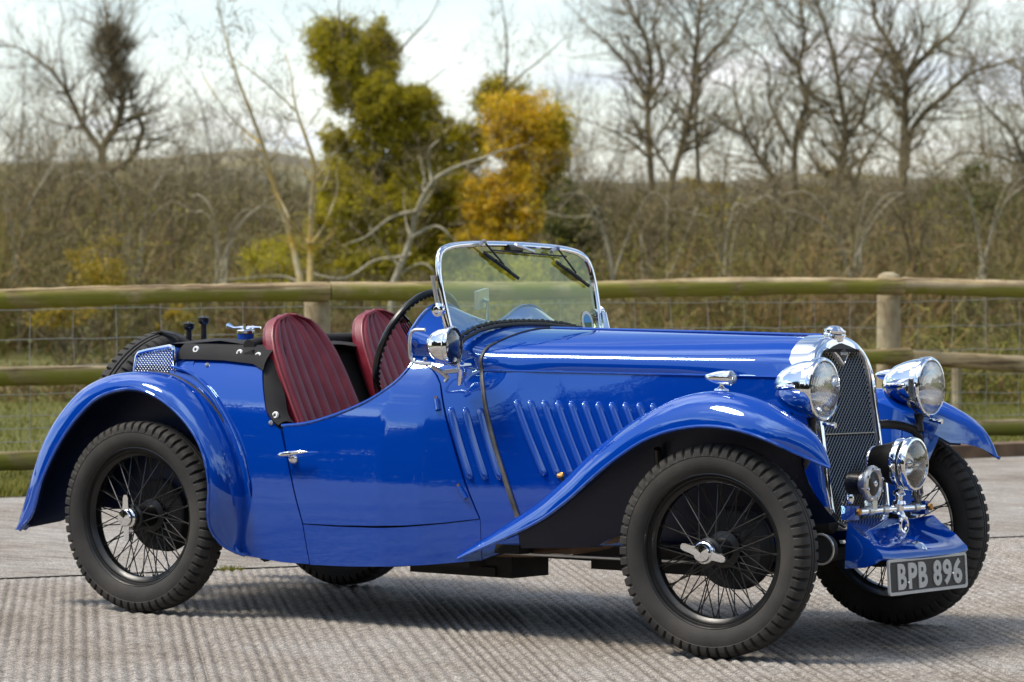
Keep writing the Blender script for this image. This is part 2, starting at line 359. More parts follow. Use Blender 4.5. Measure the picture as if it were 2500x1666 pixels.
# ---------------------------------------------------------------- mudguards
FC = [(1.293, .256), (1.601, .426), (1.742, .522), (1.881, .634), (2.018, .723), (2.113, .773), (2.198, .808), (2.291, .825), (2.383, .824), (2.482, .801), (2.564, .768), (2.649, .721), (2.700, .667), (2.728, .606)]
FE = [(1.314, .250), (1.656, .378), (1.809, .461), (1.953, .566), (2.046, .628), (2.131, .674), (2.233, .706), (2.342, .720), (2.449, .713), (2.547, .688), (2.629, .649), (2.703, .614), (2.728, .605), (2.731, .603)]
FY = [(-.50, -.53, -.47), (-.52, -.60, -.44), (-.53, -.63, -.42), (-.54, -.65, -.41), (-.55, -.66, -.41), (-.55, -.66, -.41), (-.55, -.66, -.41), (-.55, -.66, -.41), (-.55, -.66, -.41), (-.55, -.66, -.415), (-.55, -.66, -.43), (-.555, -.65, -.46), (-.558, -.60, -.51), (-.56, -.565, -.555)]
FI = [.012, .02, .02, .02, .022, .025, .028, .03, .04, .058, .085, .10, .05, .003]
NS = 44
C_ = smooth_curve(near(FC), NS); E_ = smooth_curve(near(FE), NS); Y_ = resample(np.c_[np.array(FC), np.array(FY), np.array(FI)], NS)[:, 2:]
def wing(s):
    R = []; bead = []; inner = []
    for c, e, (yc, yo, yi, di) in zip(C_, E_, Y_):
        row = [(c[0], -s*(yi), c[1]-di), (c[0], -s*(yi+(yc-yi)*.35), c[1]-di*.35), (c[0], -s*(yi+(yc-yi)*.7), c[1]-di*.06)]
        for k in range(0, 10):
            a = math.pi/2*k/9; p = e+(c-e)*math.cos(a); row.append((p[0], -s*(yc+(yo-yc)*math.sin(a)), p[1]))
        bead.append(row[-1]); inner.append(row[0]); R.append(row)
    return R, bead, inner
for s in (-1, 1):
    R, bead, inner = wing(s); lab = 'front mudguard over the number plate side' if False else None
    w = part('front_mudguard', G().grid(R), 'paint', smooth=60)
    part('rolled_edge', G().tube(bead, .0055, 8), 'paint', w)
    # inner valance
    V = []
    for (x, y, z) in inner[6:38]:
        zb = ip(x, [1.4, 2.0, 2.45, 2.60, 2.66], [.27, .30, .385, .41, .60]); zb = min(zb, z-.01); col = []
        for k in range(7):
            t = k/6; zz = z+(zb-z)*t; yb = .27 if x > 2.2 else ip(x, [1.45, 2.2], [.40, .27]); col.append((x+.02*t*(x > 2.5)-.03*math.sin(math.pi*t)*(x > 2.55), s*(abs(y)+(yb-abs(y))*t**1.3*min(1, (z-zb)/.25)), zz))
        V.append(col)
    part('mudguard_valance', G().grid(V), 'paint', w, smooth=60)
    part('arch_shade_lining', G().grid([[(x, y+s*.006, z) for x, y, z in col] for col in V]), 'underseal_shade', w, smooth=60)  # dark sheet over the blue valance, standing in for the arch shade
    part('arch_shade_lining', G().grid([[(x+(WB-x)*.022, y-s*.005*(k > 5), z+(.33-z)*.022) for k, (x, y, z) in enumerate(r)] for r in R[6:40]]), 'underseal_shade', w, smooth=60)  # dark sheet under the blue wing: its shade put into the colour
    # side lamp
    o = Vector((2.272, s*.548, .868-NZ))
    sl = part('side_lamp', G().lathe([(.0, 0), (.008, .006), (.014, .022), (.0195, .045), (.0225, .07), (.0225, .088), (.024, .090), (.024, .097), (.021, .099)], o, (1, 0, 0), 24), 'chrome')
    part('lamp_lens', G().lathe([(.021, .099), (.018, .107), (.009, .112), (0, .113)], o, (1, 0, 0), 24), 'lens_glass', sl)
    part('lamp_lining', G().lathe([(.0205, .0975), (.012, .085), (0, .08)], o, (1, 0, 0), 20), 'reflector', sl)
    part('lamp_foot', G().lathe([(.007, .02), (.007, .010), (.012, .004), (.022, .001), (.024, -.004), (.022, -.008)], (2.333, s*.548, .832-NZ), (0, 0, 1), 20), 'chrome', sl)
RE = [(-.540, .258), (-.528, .266), (-.456, .326), (-.405, .450), (-.333, .566), (-.253, .659), (-.153, .737), (-.044, .771), (.053, .772), (.149, .738), (.235, .681), (.302, .610), (.339, .531), (.353, .443), (.340, .330), (.350, .267), (.385, .233), (.430, .214)]
RC = [(-.600, .256), (-.585, .262), (-.560, .352), (-.510, .477), (-.458, .594), (-.380, .692), (-.282, .774), (-.172, .818), (-.066, .834), (.050, .831), (.140, .807), (.236, .750), (.322, .664), (.390, .555), (.424, .439), (.425, .370), (.418, .31), (.400, .223)]
RY = [(-.555, -.62), (-.55, -.63), (-.53, -.645), (-.53, -.65), (-.53, -.65), (-.53, -.65), (-.53, -.65), (-.53, -.65), (-.53, -.65), (-.53, -.65), (-.53, -.65), (-.53, -.65), (-.53, -.65), (-.53, -.65), (-.53, -.648), (-.53, -.635), (-.53, -.60), (-.53, -.55)]
C2 = smooth_curve(near(RC), 56); E2 = smooth_curve(near(RE), 56); Y2 = resample(np.c_[np.array(RC), np.array(RY)], 56)[:, 2:]
for s in (-1, 1):
    R = []; bead = []; pipe = []
    for i, (c, e, (yc, yo)) in enumerate(zip(C2, E2, Y2)):
        yi = .475 if i > 6 else .475+.05*(6-i)/6
        row = [(c[0]*1.0, s*yi, c[1]-.006)]
        for k in range(0, 12):
            a = math.pi/2*k/11; p = e+(c-e)*math.cos(a)**.9; row.append((p[0], s*(-yc-(yo-yc)*math.sin(a)), p[1]))
        bead.append(row[-1]); pipe.append((c[0]+.002, s*(abs(yc)-.006), c[1]-.001)); R.append(row)
    w = part('rear_mudguard', G().grid(R), 'paint', smooth=60)
    part('rolled_edge', G().tube(bead, .0055, 8), 'paint', w)
    part('arch_shade_lining', G().grid([[(c_[0]+(c_[0]*.0), s*(.482+.05*max(0, (-c_[0]-.30)/.3)), c_[1]-.006+(min(c_[1]-.004, ip(c_[0], [-.62, -.45, -.30, .38], [.240, .275, .335, .30]))-c_[1]+.006)*k/4) for k in range(5)] for c_ in C2[1:-4]]), 'underseal_shade', w)  # inner arch wall, in the same underseal-and-shade colour
    part('arch_shade_lining', G().grid([[(x*.978, y-s*.006*(k > 5), z+(.33-z)*.022) for k, (x, y, z) in enumerate(r)] for r in R[1:-6]]), 'underseal_shade', w, smooth=60)  # dark sheet standing in for the shade under the rear mudguard
    part('piping', G().tube(pipe[28:], .0048, 8), 'rubber', w)
    # raised swage on the body beside the piping
    sw = [(p[0]+.030*ip(i, [0, 27], [.5, 1.0]), s*(Y(p[0]+.03, p[2])+.004), p[2]+.012*ip(i, [0, 27], [1.6, .0])) for i, p in enumerate(pipe[29:50])]
    part('swage_line', G().tube(sw, [.002]+[.006]*19+[.002], 8), 'paint', w)

# ---------------------------------------------------------------- radiator
def rx(z): return 2.455+(.918-z)*.146
OUT = [(0, .990), (.04, .988), (.08, .980), (.12, .964), (.155, .942), (.182, .912), (.197, .875), (.202, .83), (.203, .7), (.202, .5), (.194, .42), (.172, .385), (.13, .368), (0, .362)]
OPN = [(0, .890), (.012, .900), (.03, .918), (.055, .933), (.085, .941), (.115, .936), (.140, .918), (.158, .890), (.165, .85), (.171, .7), (.175, .5), (.170, .43), (.150, .40), (.11, .388), (0, .384)]
def loop(H, n=56):
    h = resample(H, n); return [(y, z) for y, z in h]+[(-y, z) for y, z in h[::-1]][1:-1]
o_, i_ = loop(OUT), loop(OPN)
def ring(Lp, dx, k=1.0, zc=.66): return [(rx(z)+dx, y*k, zc+(z-zc)*k) for y, z in Lp]
g = G().rings([ring(o_, -.096, .97), ring(o_, -.094, .998), ring(o_, -.03, 1.002), ring(o_, -.012, 1.0), ring(o_, -.003, .99), ring(o_, 0, .975), ring(o_, .001, .955), ring(i_, .003, 1.03), ring(i_, .0, 1.008), ring(i_, -.010, 1.0), ring(i_, -.020, 1.0)], True)
rs = part('radiator_shell', g, 'chrome', smooth=60)
part('radiator_core', G().add([(rx(z)-.024, y, z) for y, z in i_], [tuple(range(len(i_)))]), 'black_matt', rs)
def clip(p, q, poly):                          # pieces of segment p-q inside the opening
    ts = [0, 1]; d = (q[0]-p[0], q[1]-p[1]); n = len(poly)
    for k in range(n):
        a, b = poly[k], poly[(k+1) % n]; e = (b[0]-a[0], b[1]-a[1]); det = d[0]*e[1]-d[1]*e[0]
        if abs(det) < 1e-12: continue
        w = (a[0]-p[0], a[1]-p[1]); t = (w[0]*e[1]-w[1]*e[0])/det; u = (w[0]*d[1]-w[1]*d[0])/det
        if 0 <= t <= 1 and 0 <= u <= 1: ts.append(t)
    ts.sort(); out = []
    for a, b in zip(ts, ts[1:]):
        m = (a+b)/2; x, y = p[0]+d[0]*m, p[1]+d[1]*m; ins = False
        for k in range(n):
            (x1, y1), (x2, y2) = poly[k], poly[(k+1) % n]
            if (y1 > y) != (y2 > y) and x < (x2-x1)*(y-y1)/(y2-y1)+x1: ins = not ins
        if ins and b-a > 1e-4: out.append(((p[0]+d[0]*a, p[1]+d[1]*a), (p[0]+d[0]*b, p[1]+d[1]*b)))
    return out
g = G(); sp = .0168
for k in range(-16, 56):
    for sg in (1, -1):                          # two directions, over and under
        c0 = .35+k*sp
        for a, b in clip((-.2, c0-sg*.2*.88), (.2, c0+sg*.2*.88), i_):
            nn = max(2, int(math.dist(a, b)/.02)); pts = []
            for j in range(nn+1):
                y, z = a[0]+(b[0]-a[0])*j/nn, a[1]+(b[1]-a[1])*j/nn; pts.append((rx(z)-.013+sg*.0008, y, z))
            g.tube([pts[0], pts[-1]], .0018, 4, flat=.8)
part('radiator_grille', g, 'grille_metal', rs, kind='stuff')
part('grille_bar', G().tube([(rx(.675)-.008, -.17, .675), (rx(.675)-.008, .17, .675)], .0022, 6), 'grille_metal', rs)
bdg = [(0, .968), (.05, .958), (.10, .945), (.122, .936), (.10, .946), (.085, .9475), (.055, .941), (.03, .928), (.012, .911), (0, .900)]
bl = [(y, z) for y, z in bdg]+[(-y, z) for y, z in bdg[::-1]][1:-1]
g = G(); g.rings([[(rx(z)+.0035, y*.96, .935+(z-.935)*.92) for y, z in bl], [(rx(z)+.006, y*.94, .935+(z-.935)*.88) for y, z in bl]], True); g.add([(rx(z)+.006, y*.94, .935+(z-.935)*.88) for y, z in bl], [tuple(range(len(bl)))])
bd = part('radiator_badge', g, 'plate_black', rs)
def text(name, s, m, parent, o, ux, uz, w, h, ext=.001, off=0.0, lean=True, flat=False):
    """letters fitted to a w x h rectangle with lower-left corner o"""
    cu = bpy.data.curves.new(name, 'FONT'); cu.body = s; cu.extrude = .02; cu.offset = off; cu.resolution_u = 3
    t = bpy.data.objects.new(name, cu); COL.objects.link(t); dg = bpy.context.evaluated_depsgraph_get(); dg.update()
    me = t.evaluated_get(dg).to_mesh(); vs = np.array([v.co for v in me.vertices]); fs = [tuple(p.vertices) for p in me.polygons]; t.evaluated_get(dg).to_mesh_clear()
    bpy.data.objects.remove(t); bpy.data.curves.remove(cu)
    lo, hi = vs.min(0), vs.max(0); k = (vs-lo)/(hi-lo); ux, uz, o = Vector(ux), Vector(uz), Vector(o); nn = ux.cross(uz).normalized()
    g = G(); g.add([o+ux*(a*w)+uz*(b*h)+nn*((c-.5)*2*ext) for a, b, c in k], fs)
    return part(name, g, m, parent, lean, smooth=20)
dm = G(); dc = .9315
dm.add([(rx(dc)+.0062, 0, dc+.017), (rx(dc)+.0062, .036, dc), (rx(dc)+.0062, 0, dc-.017), (rx(dc)+.0062, -.036, dc)]+[(rx(dc)+.0085, 0, dc+.016), (rx(dc)+.0085, .034, dc), (rx(dc)+.0085, 0, dc-.016), (rx(dc)+.0085, -.034, dc)], [(4, 5, 6, 7), (0, 1, 5, 4), (1, 2, 6, 5), (2, 3, 7, 6), (3, 0, 4, 7)])
part('badge_diamond', dm, 'plate_black', rs)
text('badge_lettering', 'SINGER', 'plate_silver', rs, (rx(dc)+.0092, -.024, dc-.005), (0, 1, 0), (-.144, 0, .99), .048, .010, .0006, .02)
# filler cap
part('filler_cap', G().lathe([(.030, -.012), (.030, .0), (.036, .002), (.0375, .008), (.033, .012), (.036, .016), (.036, .021), (.027, .026), (.020, .032), (.010, .035), (0, .036)], (2.425, 0, .985), (.12, 0, 1), 28), 'chrome', rs)

# ---------------------------------------------------------------- headlamps and brackets
def lamp(name, o, ax, prof_shell, prof_rim, prof_lens, prof_refl, shell_m='chrome', lens_m='lens_glass', **k):
    l = part(name, G().lathe(prof_shell, o, ax, 40), shell_m, **k)
    part('lamp_rim', G().lathe(prof_rim, o, ax, 40), 'chrome', l)
    part('lamp_lens', G().lathe(prof_lens, o, ax, 40), lens_m, l)
    part('lamp_reflector', G().lathe(prof_refl, o, ax, 32), 'reflector', l); return l
for s in (-1, 1):
    o = Vector((2.572, s*.353, .823))
    l = lamp('headlamp', o, (1, 0, 0),
             [(0, -.158), (.012, -.157), (.030, -.150), (.052, -.132), (.070, -.106), (.082, -.076), (.090, -.045), (.0935, -.022), (.0945, -.016)],
             [(.0945, -.018), (.097, -.016), (.097, -.004), (.0945, -.002), (.100, .0), (.1005, .012), (.097, .018), (.091, .020), (.0885, .019), (.088, .012)],
             [(.0885, .017), (.083, .023), (.066, .031), (.042, .037), (.02, .0395), (0, .040)],
             [(.0875, .012), (.072, -.030), (.052, -.062), (.03, -.082), (.008, -.088), (0, -.088)])
    part('lamp_bulb', G().lathe([(0, -.01), (.011, -.016), (.014, -.028), (.010, -.05), (.008, -.085)], o, (1, 0, 0), 14), 'clear_glass', l)
    for ss in (-1, 1):
        fl = G().tube([(2.418+.022, s*.353+ss*.050, .823), (2.47, s*.353+ss*.0775, .826), (2.51, s*.353+ss*.088, .829), (2.538, s*.353+ss*.0925, .830)], [.002, .009, .009, .003], 10)
        part('lamp_flute', fl, 'chrome', l)
    part('lamp_stem', G().lathe([(.020, .012), (.016, -.004), (.012, -.02), (.016, -.034), (.018, -.05), (.008, -.056)], (2.545, s*.353, .728), (0, 0, 1), 18), 'black_enamel', l)
    part('lamp_screw', G().tube([(2.585, s*.353, .716), (2.625, s*.353, .712)], .006, 8).tube([(2.62, s*.353, .712), (2.63, s*.353, .711)], .009, 8), 'chrome', l)
    part('lamp_bracket', G().tube(smooth_curve([(2.47, s*.205, .700), (2.485, s*.25, .700), (2.51, s*.30, .694), (2.535, s*.345, .676), (2.545, s*.36, .64), (2.53, s*.365, .60), (2.50, s*.36, .55)], 16), .015, 10), 'black_enamel')
bar = part('badge_bar', G().tube([(2.633, -.215, .437), (2.633, .215, .437)], .0125, 16), 'chrome')
for y in (-.145, -.05, .04, .16): part('bar_collar', G().tube([(2.633, y-.014, .437), (2.633, y+.014, .437)], .0165, 16), 'dull_metal', bar)
for s in (-1, 1):
    g = G().box((2.615, s*.232, .434), (.050, .026, .044)); part('bar_mount', g, 'paint')
    part('mount_bolt', G().lathe([(.0, .012), (.008, .012), (.012, .008), (.012, 0)], (2.645, s*.236, .437), (1, 0, 0), 6), 'brass')
    part('mount_nut', G().lathe([(.0, .03), (.010, .028), (.014, .014), (.010, 0)], (2.605, s*.215, .463), (0, 0, 1), 10), 'chrome')
fo = Vector((2.690, .042, .583))
fl = lamp('fog_lamp', fo, (1, 0, 0),
          [(0, -.155), (.040, -.153), (.050, -.148), (.052, -.135), (.060, -.105), (.070, -.07), (.077, -.045)],
          [(.077, -.048), (.083, -.044), (.0845, -.028), (.0825, -.022), (.086, -.016), (.087, .004), (.083, .012), (.077, .013), (.075, .006)],
          [(.076, .009), (.06, .015), (.03, .019), (0, .020)], [(.0755, .006), (.062, -.025), (.04, -.045), (.015, -.052), (0, -.053)], 'black_enamel', 'clear_glass')
part('lamp_ring', G().lathe([(.052, -.149), (.0535, -.145), (.0535, -.140), (.052, -.136)], fo, (1, 0, 0), 32), 'chrome', fl)
part('lamp_shield', G().lathe([(0, -.001), (.010, -.004), (.018, -.012), (.020, -.022), (.016, -.034), (0, -.036)], fo, (1, 0, 0), 20).tube([(fo.x-.018, fo.y-.07, fo.z-.012), (fo.x-.02, fo.y, fo.z-.008), (fo.x-.018, fo.y+.07, fo.z-.004)], .006, 8), 'chrome', fl)
part('lamp_post', G().lathe([(.012, .062), (.018, .056), (.022, .046), (.012, .040), (.011, .030), (.020, .026), (.023, .016), (.016, .010), (.014, -.006), (.02, -.016)], (2.640, .042, .437), (0, 0, 1), 18), 'chrome', fl)
tg = G(); ring_ = [(2.655+.004*math.cos(a), .042+.017*math.cos(a), .386+.024*math.sin(a)) for a in np.linspace(0, 2*math.pi, 24, endpoint=False)]
part('towing_eye', tg.tube(ring_, .008, 8, closed=True).tube([(2.64, .042, .43), (2.655, .042, .408)], .012, 10), 'chrome', bar)
ho = Vector((2.635, -.130, .523))
hn = part('horn', G().lathe([(0, -.065), (.030, -.064), (.036, -.056), (.036, -.020), (.050, -.010), (.057, -.006), (.059, .004), (.056, .010), (.044, .013), (.038, .007)], ho, (1, 0, 0), 32), 'dull_metal')
part('horn_grille', G().lathe([(.0385, .006), (.030, .011), (.0, .0125)], ho, (1, 0, 0), 28), 'black_enamel', hn)
part('horn_boss', G().lathe([(.011, .010), (.010, .016), (.005, .020), (0, .021)], ho, (1, 0, 0), 16), 'chrome', hn)
part('horn_motor', G().lathe([(.034, -.080), (.0375, -.075), (.0375, -.03)], ho, (1, 0, 0), 24).lathe([(0, -.081), (.034, -.080)], ho, (1, 0, 0), 24), 'black_enamel', hn)
for k in range(8):
    a = k*math.pi/4+.3; part('horn_screw', G().lathe([(0, .019), (.0045, .017), (.005, .010)], ho+Vector((0, .049*math.cos(a), .049*math.sin(a))), (1, 0, 0), 8), 'chrome', hn)
part('horn_bracket', G().box((2.633, -.130, .455), (.03, .03, .03)), 'dull_metal', hn)
# car badge with cut-out on the far end of the bar
bgp = [(2.640, .170+.024*math.cos(a)*(1.25 if k % 2 else .9), .500+.040*math.sin(a)*(1.2 if k % 2 else .92)) for k, a in enumerate(np.linspace(0, 2*math.pi, 16, endpoint=False))]
part('bar_badge', G().tube(bgp, .006, 6, closed=True).tube([(2.64, .17, .44), (2.64, .17, .55)], .005, 6).tube([(2.64, .145, .50), (2.64, .195, .50)], .005, 6), 'worn_alloy', bar)

# ---------------------------------------------------------------- front apron and number plate
R = []
for y in [-.285, -.275, -.262, -.245, -.225, -.19, -.13, -.06, 0, .06, .13, .19, .225, .245, .262, .275, .285]:
    a = abs(y)/.285; row = []
    for x, z in ((2.540, .402), (2.59, .390), (2.635, .372), (2.68, .350), (2.715, .332), (2.742, .319), (2.758, .306), (2.762, .294), (2.755, .286)):
        fl = .020*max(0, (a-.62)/.38)**1.4*(1 if x < 2.72 else .35); x = x+.095*a**3*max(0, (2.66-x)/.12); z = min(z, ip(x, [2.54, 2.59, 2.635, 2.68, 2.715], [.402, .390, .388, .352, .332])) if x < 2.7 else z; row.append((x+.010*(1-a*a)*(x > 2.7), y, z+fl))
    R.append(row)
ap = part('front_apron', G().grid(R), 'paint', smooth=50)
for s in (-1, 1):
    top = [(r[0], s*.285, r[2]) for r in R[0]]
    bot = [(2.630+(i/8)*.115, s*.292, ip(i, [0, 5, 8], [.262, .268, .284])) for i in range(9)]
    mid = [((a[0]+b[0])/2, s*.293, (a[2]+b[2])/2) for a, b in zip(top, bot)]
    part('apron_side', G().grid([top, mid, bot]), 'paint', ap, smooth=50)
part('apron_badge', G().lathe([(0, .012), (.012, .010), (.022, .003), (.026, 0)], (2.738, 0, .326), (.5, 0, 1), 12), 'chrome', ap)
pl0 = Vector((2.768, 0, .238)); tilt = Matrix.Rotation(rad(-3), 3, 'Y')
def P_(y, z, d=0): return tuple(pl0+Vector((d, y, z))-Vector((z*.06, 0, 0)))
g = G(); W2, H2 = .262, .0565
def rr(w, h, r, n=5):
    out = []
    for cx, cy, a0 in ((w-r, h-r, 0), (-w+r, h-r, 90), (-w+r, -h+r, 180), (w-r, -h+r, 270)):
        for k in range(n): a = rad(a0+90*k/(n-1)); out.append((cx+r*math.cos(a), cy+r*math.sin(a)))
    return out
a, b, c = rr(W2, H2, .012), rr(W2-.009, H2-.009, .008), rr(W2-.010, H2-.010, .008)
pg = G().rings([[P_(y, z, -.004) for y, z in a], [P_(y, z, .003) for y, z in a], [P_(y, z, .003) for y, z in b], [P_(y, z, 0) for y, z in c]], True)
npl = G().add([P_(y, z, .0005) for y, z in b], [tuple(range(len(b)))]).rings([[P_(y, z, .0005) for y, z in b], [P_(y, z, -.006) for y, z in b]], True)
plate = part('number_plate', npl, 'plate_black'); part('plate_border', pg, 'plate_silver', plate)
fr = lambda px: -.262+.524*(px-655)/(1384-655)
for ch, x0, x1 in (('B', 735, 812), ('P', 832, 912), ('B', 925, 1005), ('8', 1062, 1140), ('9', 1152, 1236), ('6', 1250, 1333)):
    text('plate_character', ch, 'plate_silver', plate, P_(fr(x0), -.041, .002), (0, 1, 0), (-.06, 0, 1), fr(x1)-fr(x0), .082, .0015, .034)
for y, z_ in ((-.142, -.020), (.157, -.006)): part('plate_bolt', G().lathe([(0, .005), (.004, .004), (.0045, 0)], P_(y, z_, .003), (1, 0, 0), 10), 'chrome', plate)
part('plate_bracket', G().box((2.752, 0, .265), (.012, .34, .07)), 'black_enamel', plate)

# ---------------------------------------------------------------- spot lamp on the scuttle
so = Vector((1.305, -.555, .934)); sa = Vector((.988, .155, 0)).normalized()
sl = lamp('spot_lamp', so, sa, [(0, -.086), (.016, -.084), (.034, -.076), (.048, -.060), (.057, -.038), (.061, -.016), (.062, -.006)],
          [(.062, -.008), (.0650, -.004), (.0655, .006), (.062, .010), (.0585, .008), (.058, .002)], [(.0585, .004), (.045, .010), (.02, .014), (0, .0145)],
          [(.058, .002), (.046, -.028), (.026, -.048), (.008, -.055), (0, -.055)], 'chrome', 'clear_glass')
part('lamp_seal', G().lathe([(.059, .006), (.0615, .0095), (.0585, .0105), (.057, .007)], so, sa, 32), 'rubber', sl)
part('lamp_handle', G().tube(smooth_curve([so-sa*.085+Vector((0, -.02, .052)), so-sa*.125+Vector((0, -.02, .050)), so-sa*.140+Vector((0, -.02, .03)), so-sa*.140+Vector((0, -.02, -.03)), so-sa*.125+Vector((0, -.02, -.055)), so-sa*.07+Vector((0, -.01, -.06))], 18), .006, 8), 'dull_metal', sl)
part('lamp_arm', G().tube([so-sa*.075+Vector((0, .0, -.068)), so-sa*.05+Vector((0, .015, -.085)), so-sa*.035+Vector((0, .03, -.105)), so-sa*.045+Vector((0, .03, -.118))], [.007, .0085, .009, .006], 10).tube([so-sa*.04+Vector((0, .02, -.085)), so+sa*.0+Vector((0, .05, -.08))], .008, 8), 'dull_metal', sl)
part('lamp_foot', G().tube([(1.318, -.535, .885), (1.312, -.505, .865), (1.292, -.483, .835), (1.279, -.474, .806)], [.010, .020, .016, .008], 12).tube([(1.315, -.53, .868), (1.335, -.49, .872)], [.012, .006], 8), 'chrome', sl)

# ---------------------------------------------------------------- windscreen
def wx(z): return 1.238-(z-1.0)*.203
def wp(y, z, d=0): return (wx(z)+d-.030*(y+.48)/.96, y, z)          # the screen sits a touch askew
FR = [(-.470, .935), (-.478, 1.0), (-.483, 1.05), (-.487, 1.10), (-.488, 1.15), (-.482, 1.20), (-.465, 1.237), (-.43, 1.257), (-.36, 1.27), (-.24, 1.278), (-.1, 1.281)]
fr_pts = smooth_curve(FR+[(0, 1.2815)]+[(-y, z) for y, z in FR[::-1]], 70)
g = G(); Rr = []
for i, (y, z) in enumerate(fr_pts):
    d = fr_pts[min(i+1, 69)]-fr_pts[max(i-1, 0)]; d = d/np.linalg.norm(d); nyz = np.array([-d[1], d[0]])
    Rr.append([wp(y+nyz[0]*a, z+nyz[1]*a, b) for a, b in ((-.009, -.006), (-.011, .004), (-.006, .009), (.004, .009), (.008, .004), (.008, -.004), (.003, -.009))])
ws = part('windscreen_frame', g.rings(Rr, True, False, True), 'chrome', smooth=50)
BASE = [(-.47, .94), (-.428, .965), (-.326, .994), (-.227, 1.008), (-.096, 1.015), (0, 1.016)]
base = [(y, z) for y, z in BASE]+[(-y, z) for y, z in BASE[::-1]][1:]
bs_ = resample(base, 40); tp = []
for y, z in bs_: tp.append((y*.99, ip(abs(y), [0, .1, .24, .36, .43, .465, .482], [1.276, 1.276, 1.273, 1.264, 1.25, 1.228, 1.19])))
g = G(); g.grid([[wp(b[0]+(t[0]-b[0])*k/8, b[1]+(t[1]-b[1])*k/8) for b, t in zip(bs_, tp)] for k in range(9)])
part('windscreen_glass', g, 'glass', ws)
g = G().tube([wp(y, z+.003+.0022*math.sin(i*2.3), .010) for i, (y, z) in enumerate(resample(base, 90))], [.0065+.0015*math.sin(i*1.7) for i in range(90)], 8)
g.tube([(wp(y, z)[0]+.022, y, z-.008) for y, z in bs_], .0075, 8)
part('windscreen_seal', g, 'rubber', ws)
for s in (-1, 1):
    pv = G().lathe([(.0, .030), (.010, .029), (.014, .024), (.0225, .022), (.0235, .014), (.018, .008), (.020, .004), (.014, 0), (.012, -.02)], (wp(s*.49, 1.055)[0]-.012, s*.490, 1.052), (0, s, 0), 24)
    part('pivot_knob', pv, 'chrome', ws)
    part('windscreen_arm', G().tube([(wp(s*.49, 1.06)[0]-.018, s*.497, 1.06), (wp(s*.49, 1.15)[0]-.02, s*.497, 1.15), (wp(s*.49, 1.165)[0]-.018, s*.496, 1.165)], [.008, .0065, .010], 8), 'dull_metal', ws)
    part('windscreen_bracket', G().tube([(wx(1.05)-.01, s*.482, 1.05), (1.235, s*.475, .99), (1.242, s*.462, .93)], [.012, .015, .016], 10), 'chrome', ws)
for (p0, p1, b0, b1) in (((-.22, 1.283), (-.105, 1.209), (-.204, 1.247), (-.017, 1.164)), ((.239, 1.272), (.352, 1.19), (.246, 1.225), (.434, 1.145))):
    wpr = part('wiper', G().tube([wp(p0[0]-.03, p0[1]-.012, .018), wp(p0[0]+.01, p0[1]+.004, .022), wp(*p0, .03)], .007, 8), 'dull_metal')
    part('wiper_arm', G().tube([wp(*p0, .028), wp(*p1, .016)], .0035, 6), 'rubber', wpr)
    part('wiper_blade', G().tube([wp(*b0, .009), wp(*b1, .009)], .0065, 6).tube([wp(b0[0]*.7+b1[0]*.3, b0[1]*.7+b1[1]*.3, .014), wp(b0[0]*.3+b1[0]*.7, b0[1]*.3+b1[1]*.7, .014)], .006, 6), 'rubber', wpr)
g = G().tube([wp(-.05, 1.265, .006), wp(.03, 1.266, .006)], .014, 10); wm = part('wiper_motor', g, 'black_enamel')
part('motor_lever', G().tube([wp(-.01, 1.278, .016), wp(.02, 1.272, .02), wp(.10, 1.257, .016)], [.008, .006, .005], 8), 'chrome', wm)
part('wiper_rod', G().tube([wp(-.17, 1.257, .014), wp(.31, 1.245, .014)], .003, 6), 'rubber', wm)
# round club sticker on the glass
sy, sz = .395, 1.016
def disc(r0, r1, d, a0=0, a1=360, n=32):
    g = G(); A = [rad(a0+(a1-a0)*k/n) for k in range(n+1)]
    g.grid([[wp(sy+r0*.92*math.cos(a), sz+r0*math.sin(a), d) for a in A], [wp(sy+r1*.92*math.cos(a), sz+r1*math.sin(a), d) for a in A]]); return g
stk = part('windscreen_sticker', disc(.026, .040, .003), 'white', ws)
part('sticker_sky', disc(0.0001, .026, .0035, 0, 180), 'sticker_blue', ws); part('sticker_field', disc(0.0001, .026, .0035, 180, 360), 'sticker_green', ws)
part('sticker_ring', disc(.0275, .029, .0042), 'sticker_green', ws)
# rear view mirror on its stalk
mo = Vector((1.105, -.10, 1.092)); mr = Matrix.Rotation(rad(18), 3, 'Z') @ Matrix.Rotation(rad(6), 3, 'X')
mi = part('driving_mirror', G().box(mo, (.014, .125, .062), mr), 'dull_metal')
part('mirror_stalk', G().tube([(1.12, -.085, 1.005), (1.12, -.085, 1.085)], .006, 8).tube([mo, (1.12, -.085, 1.085)], .008, 8), 'dull_metal', mi)

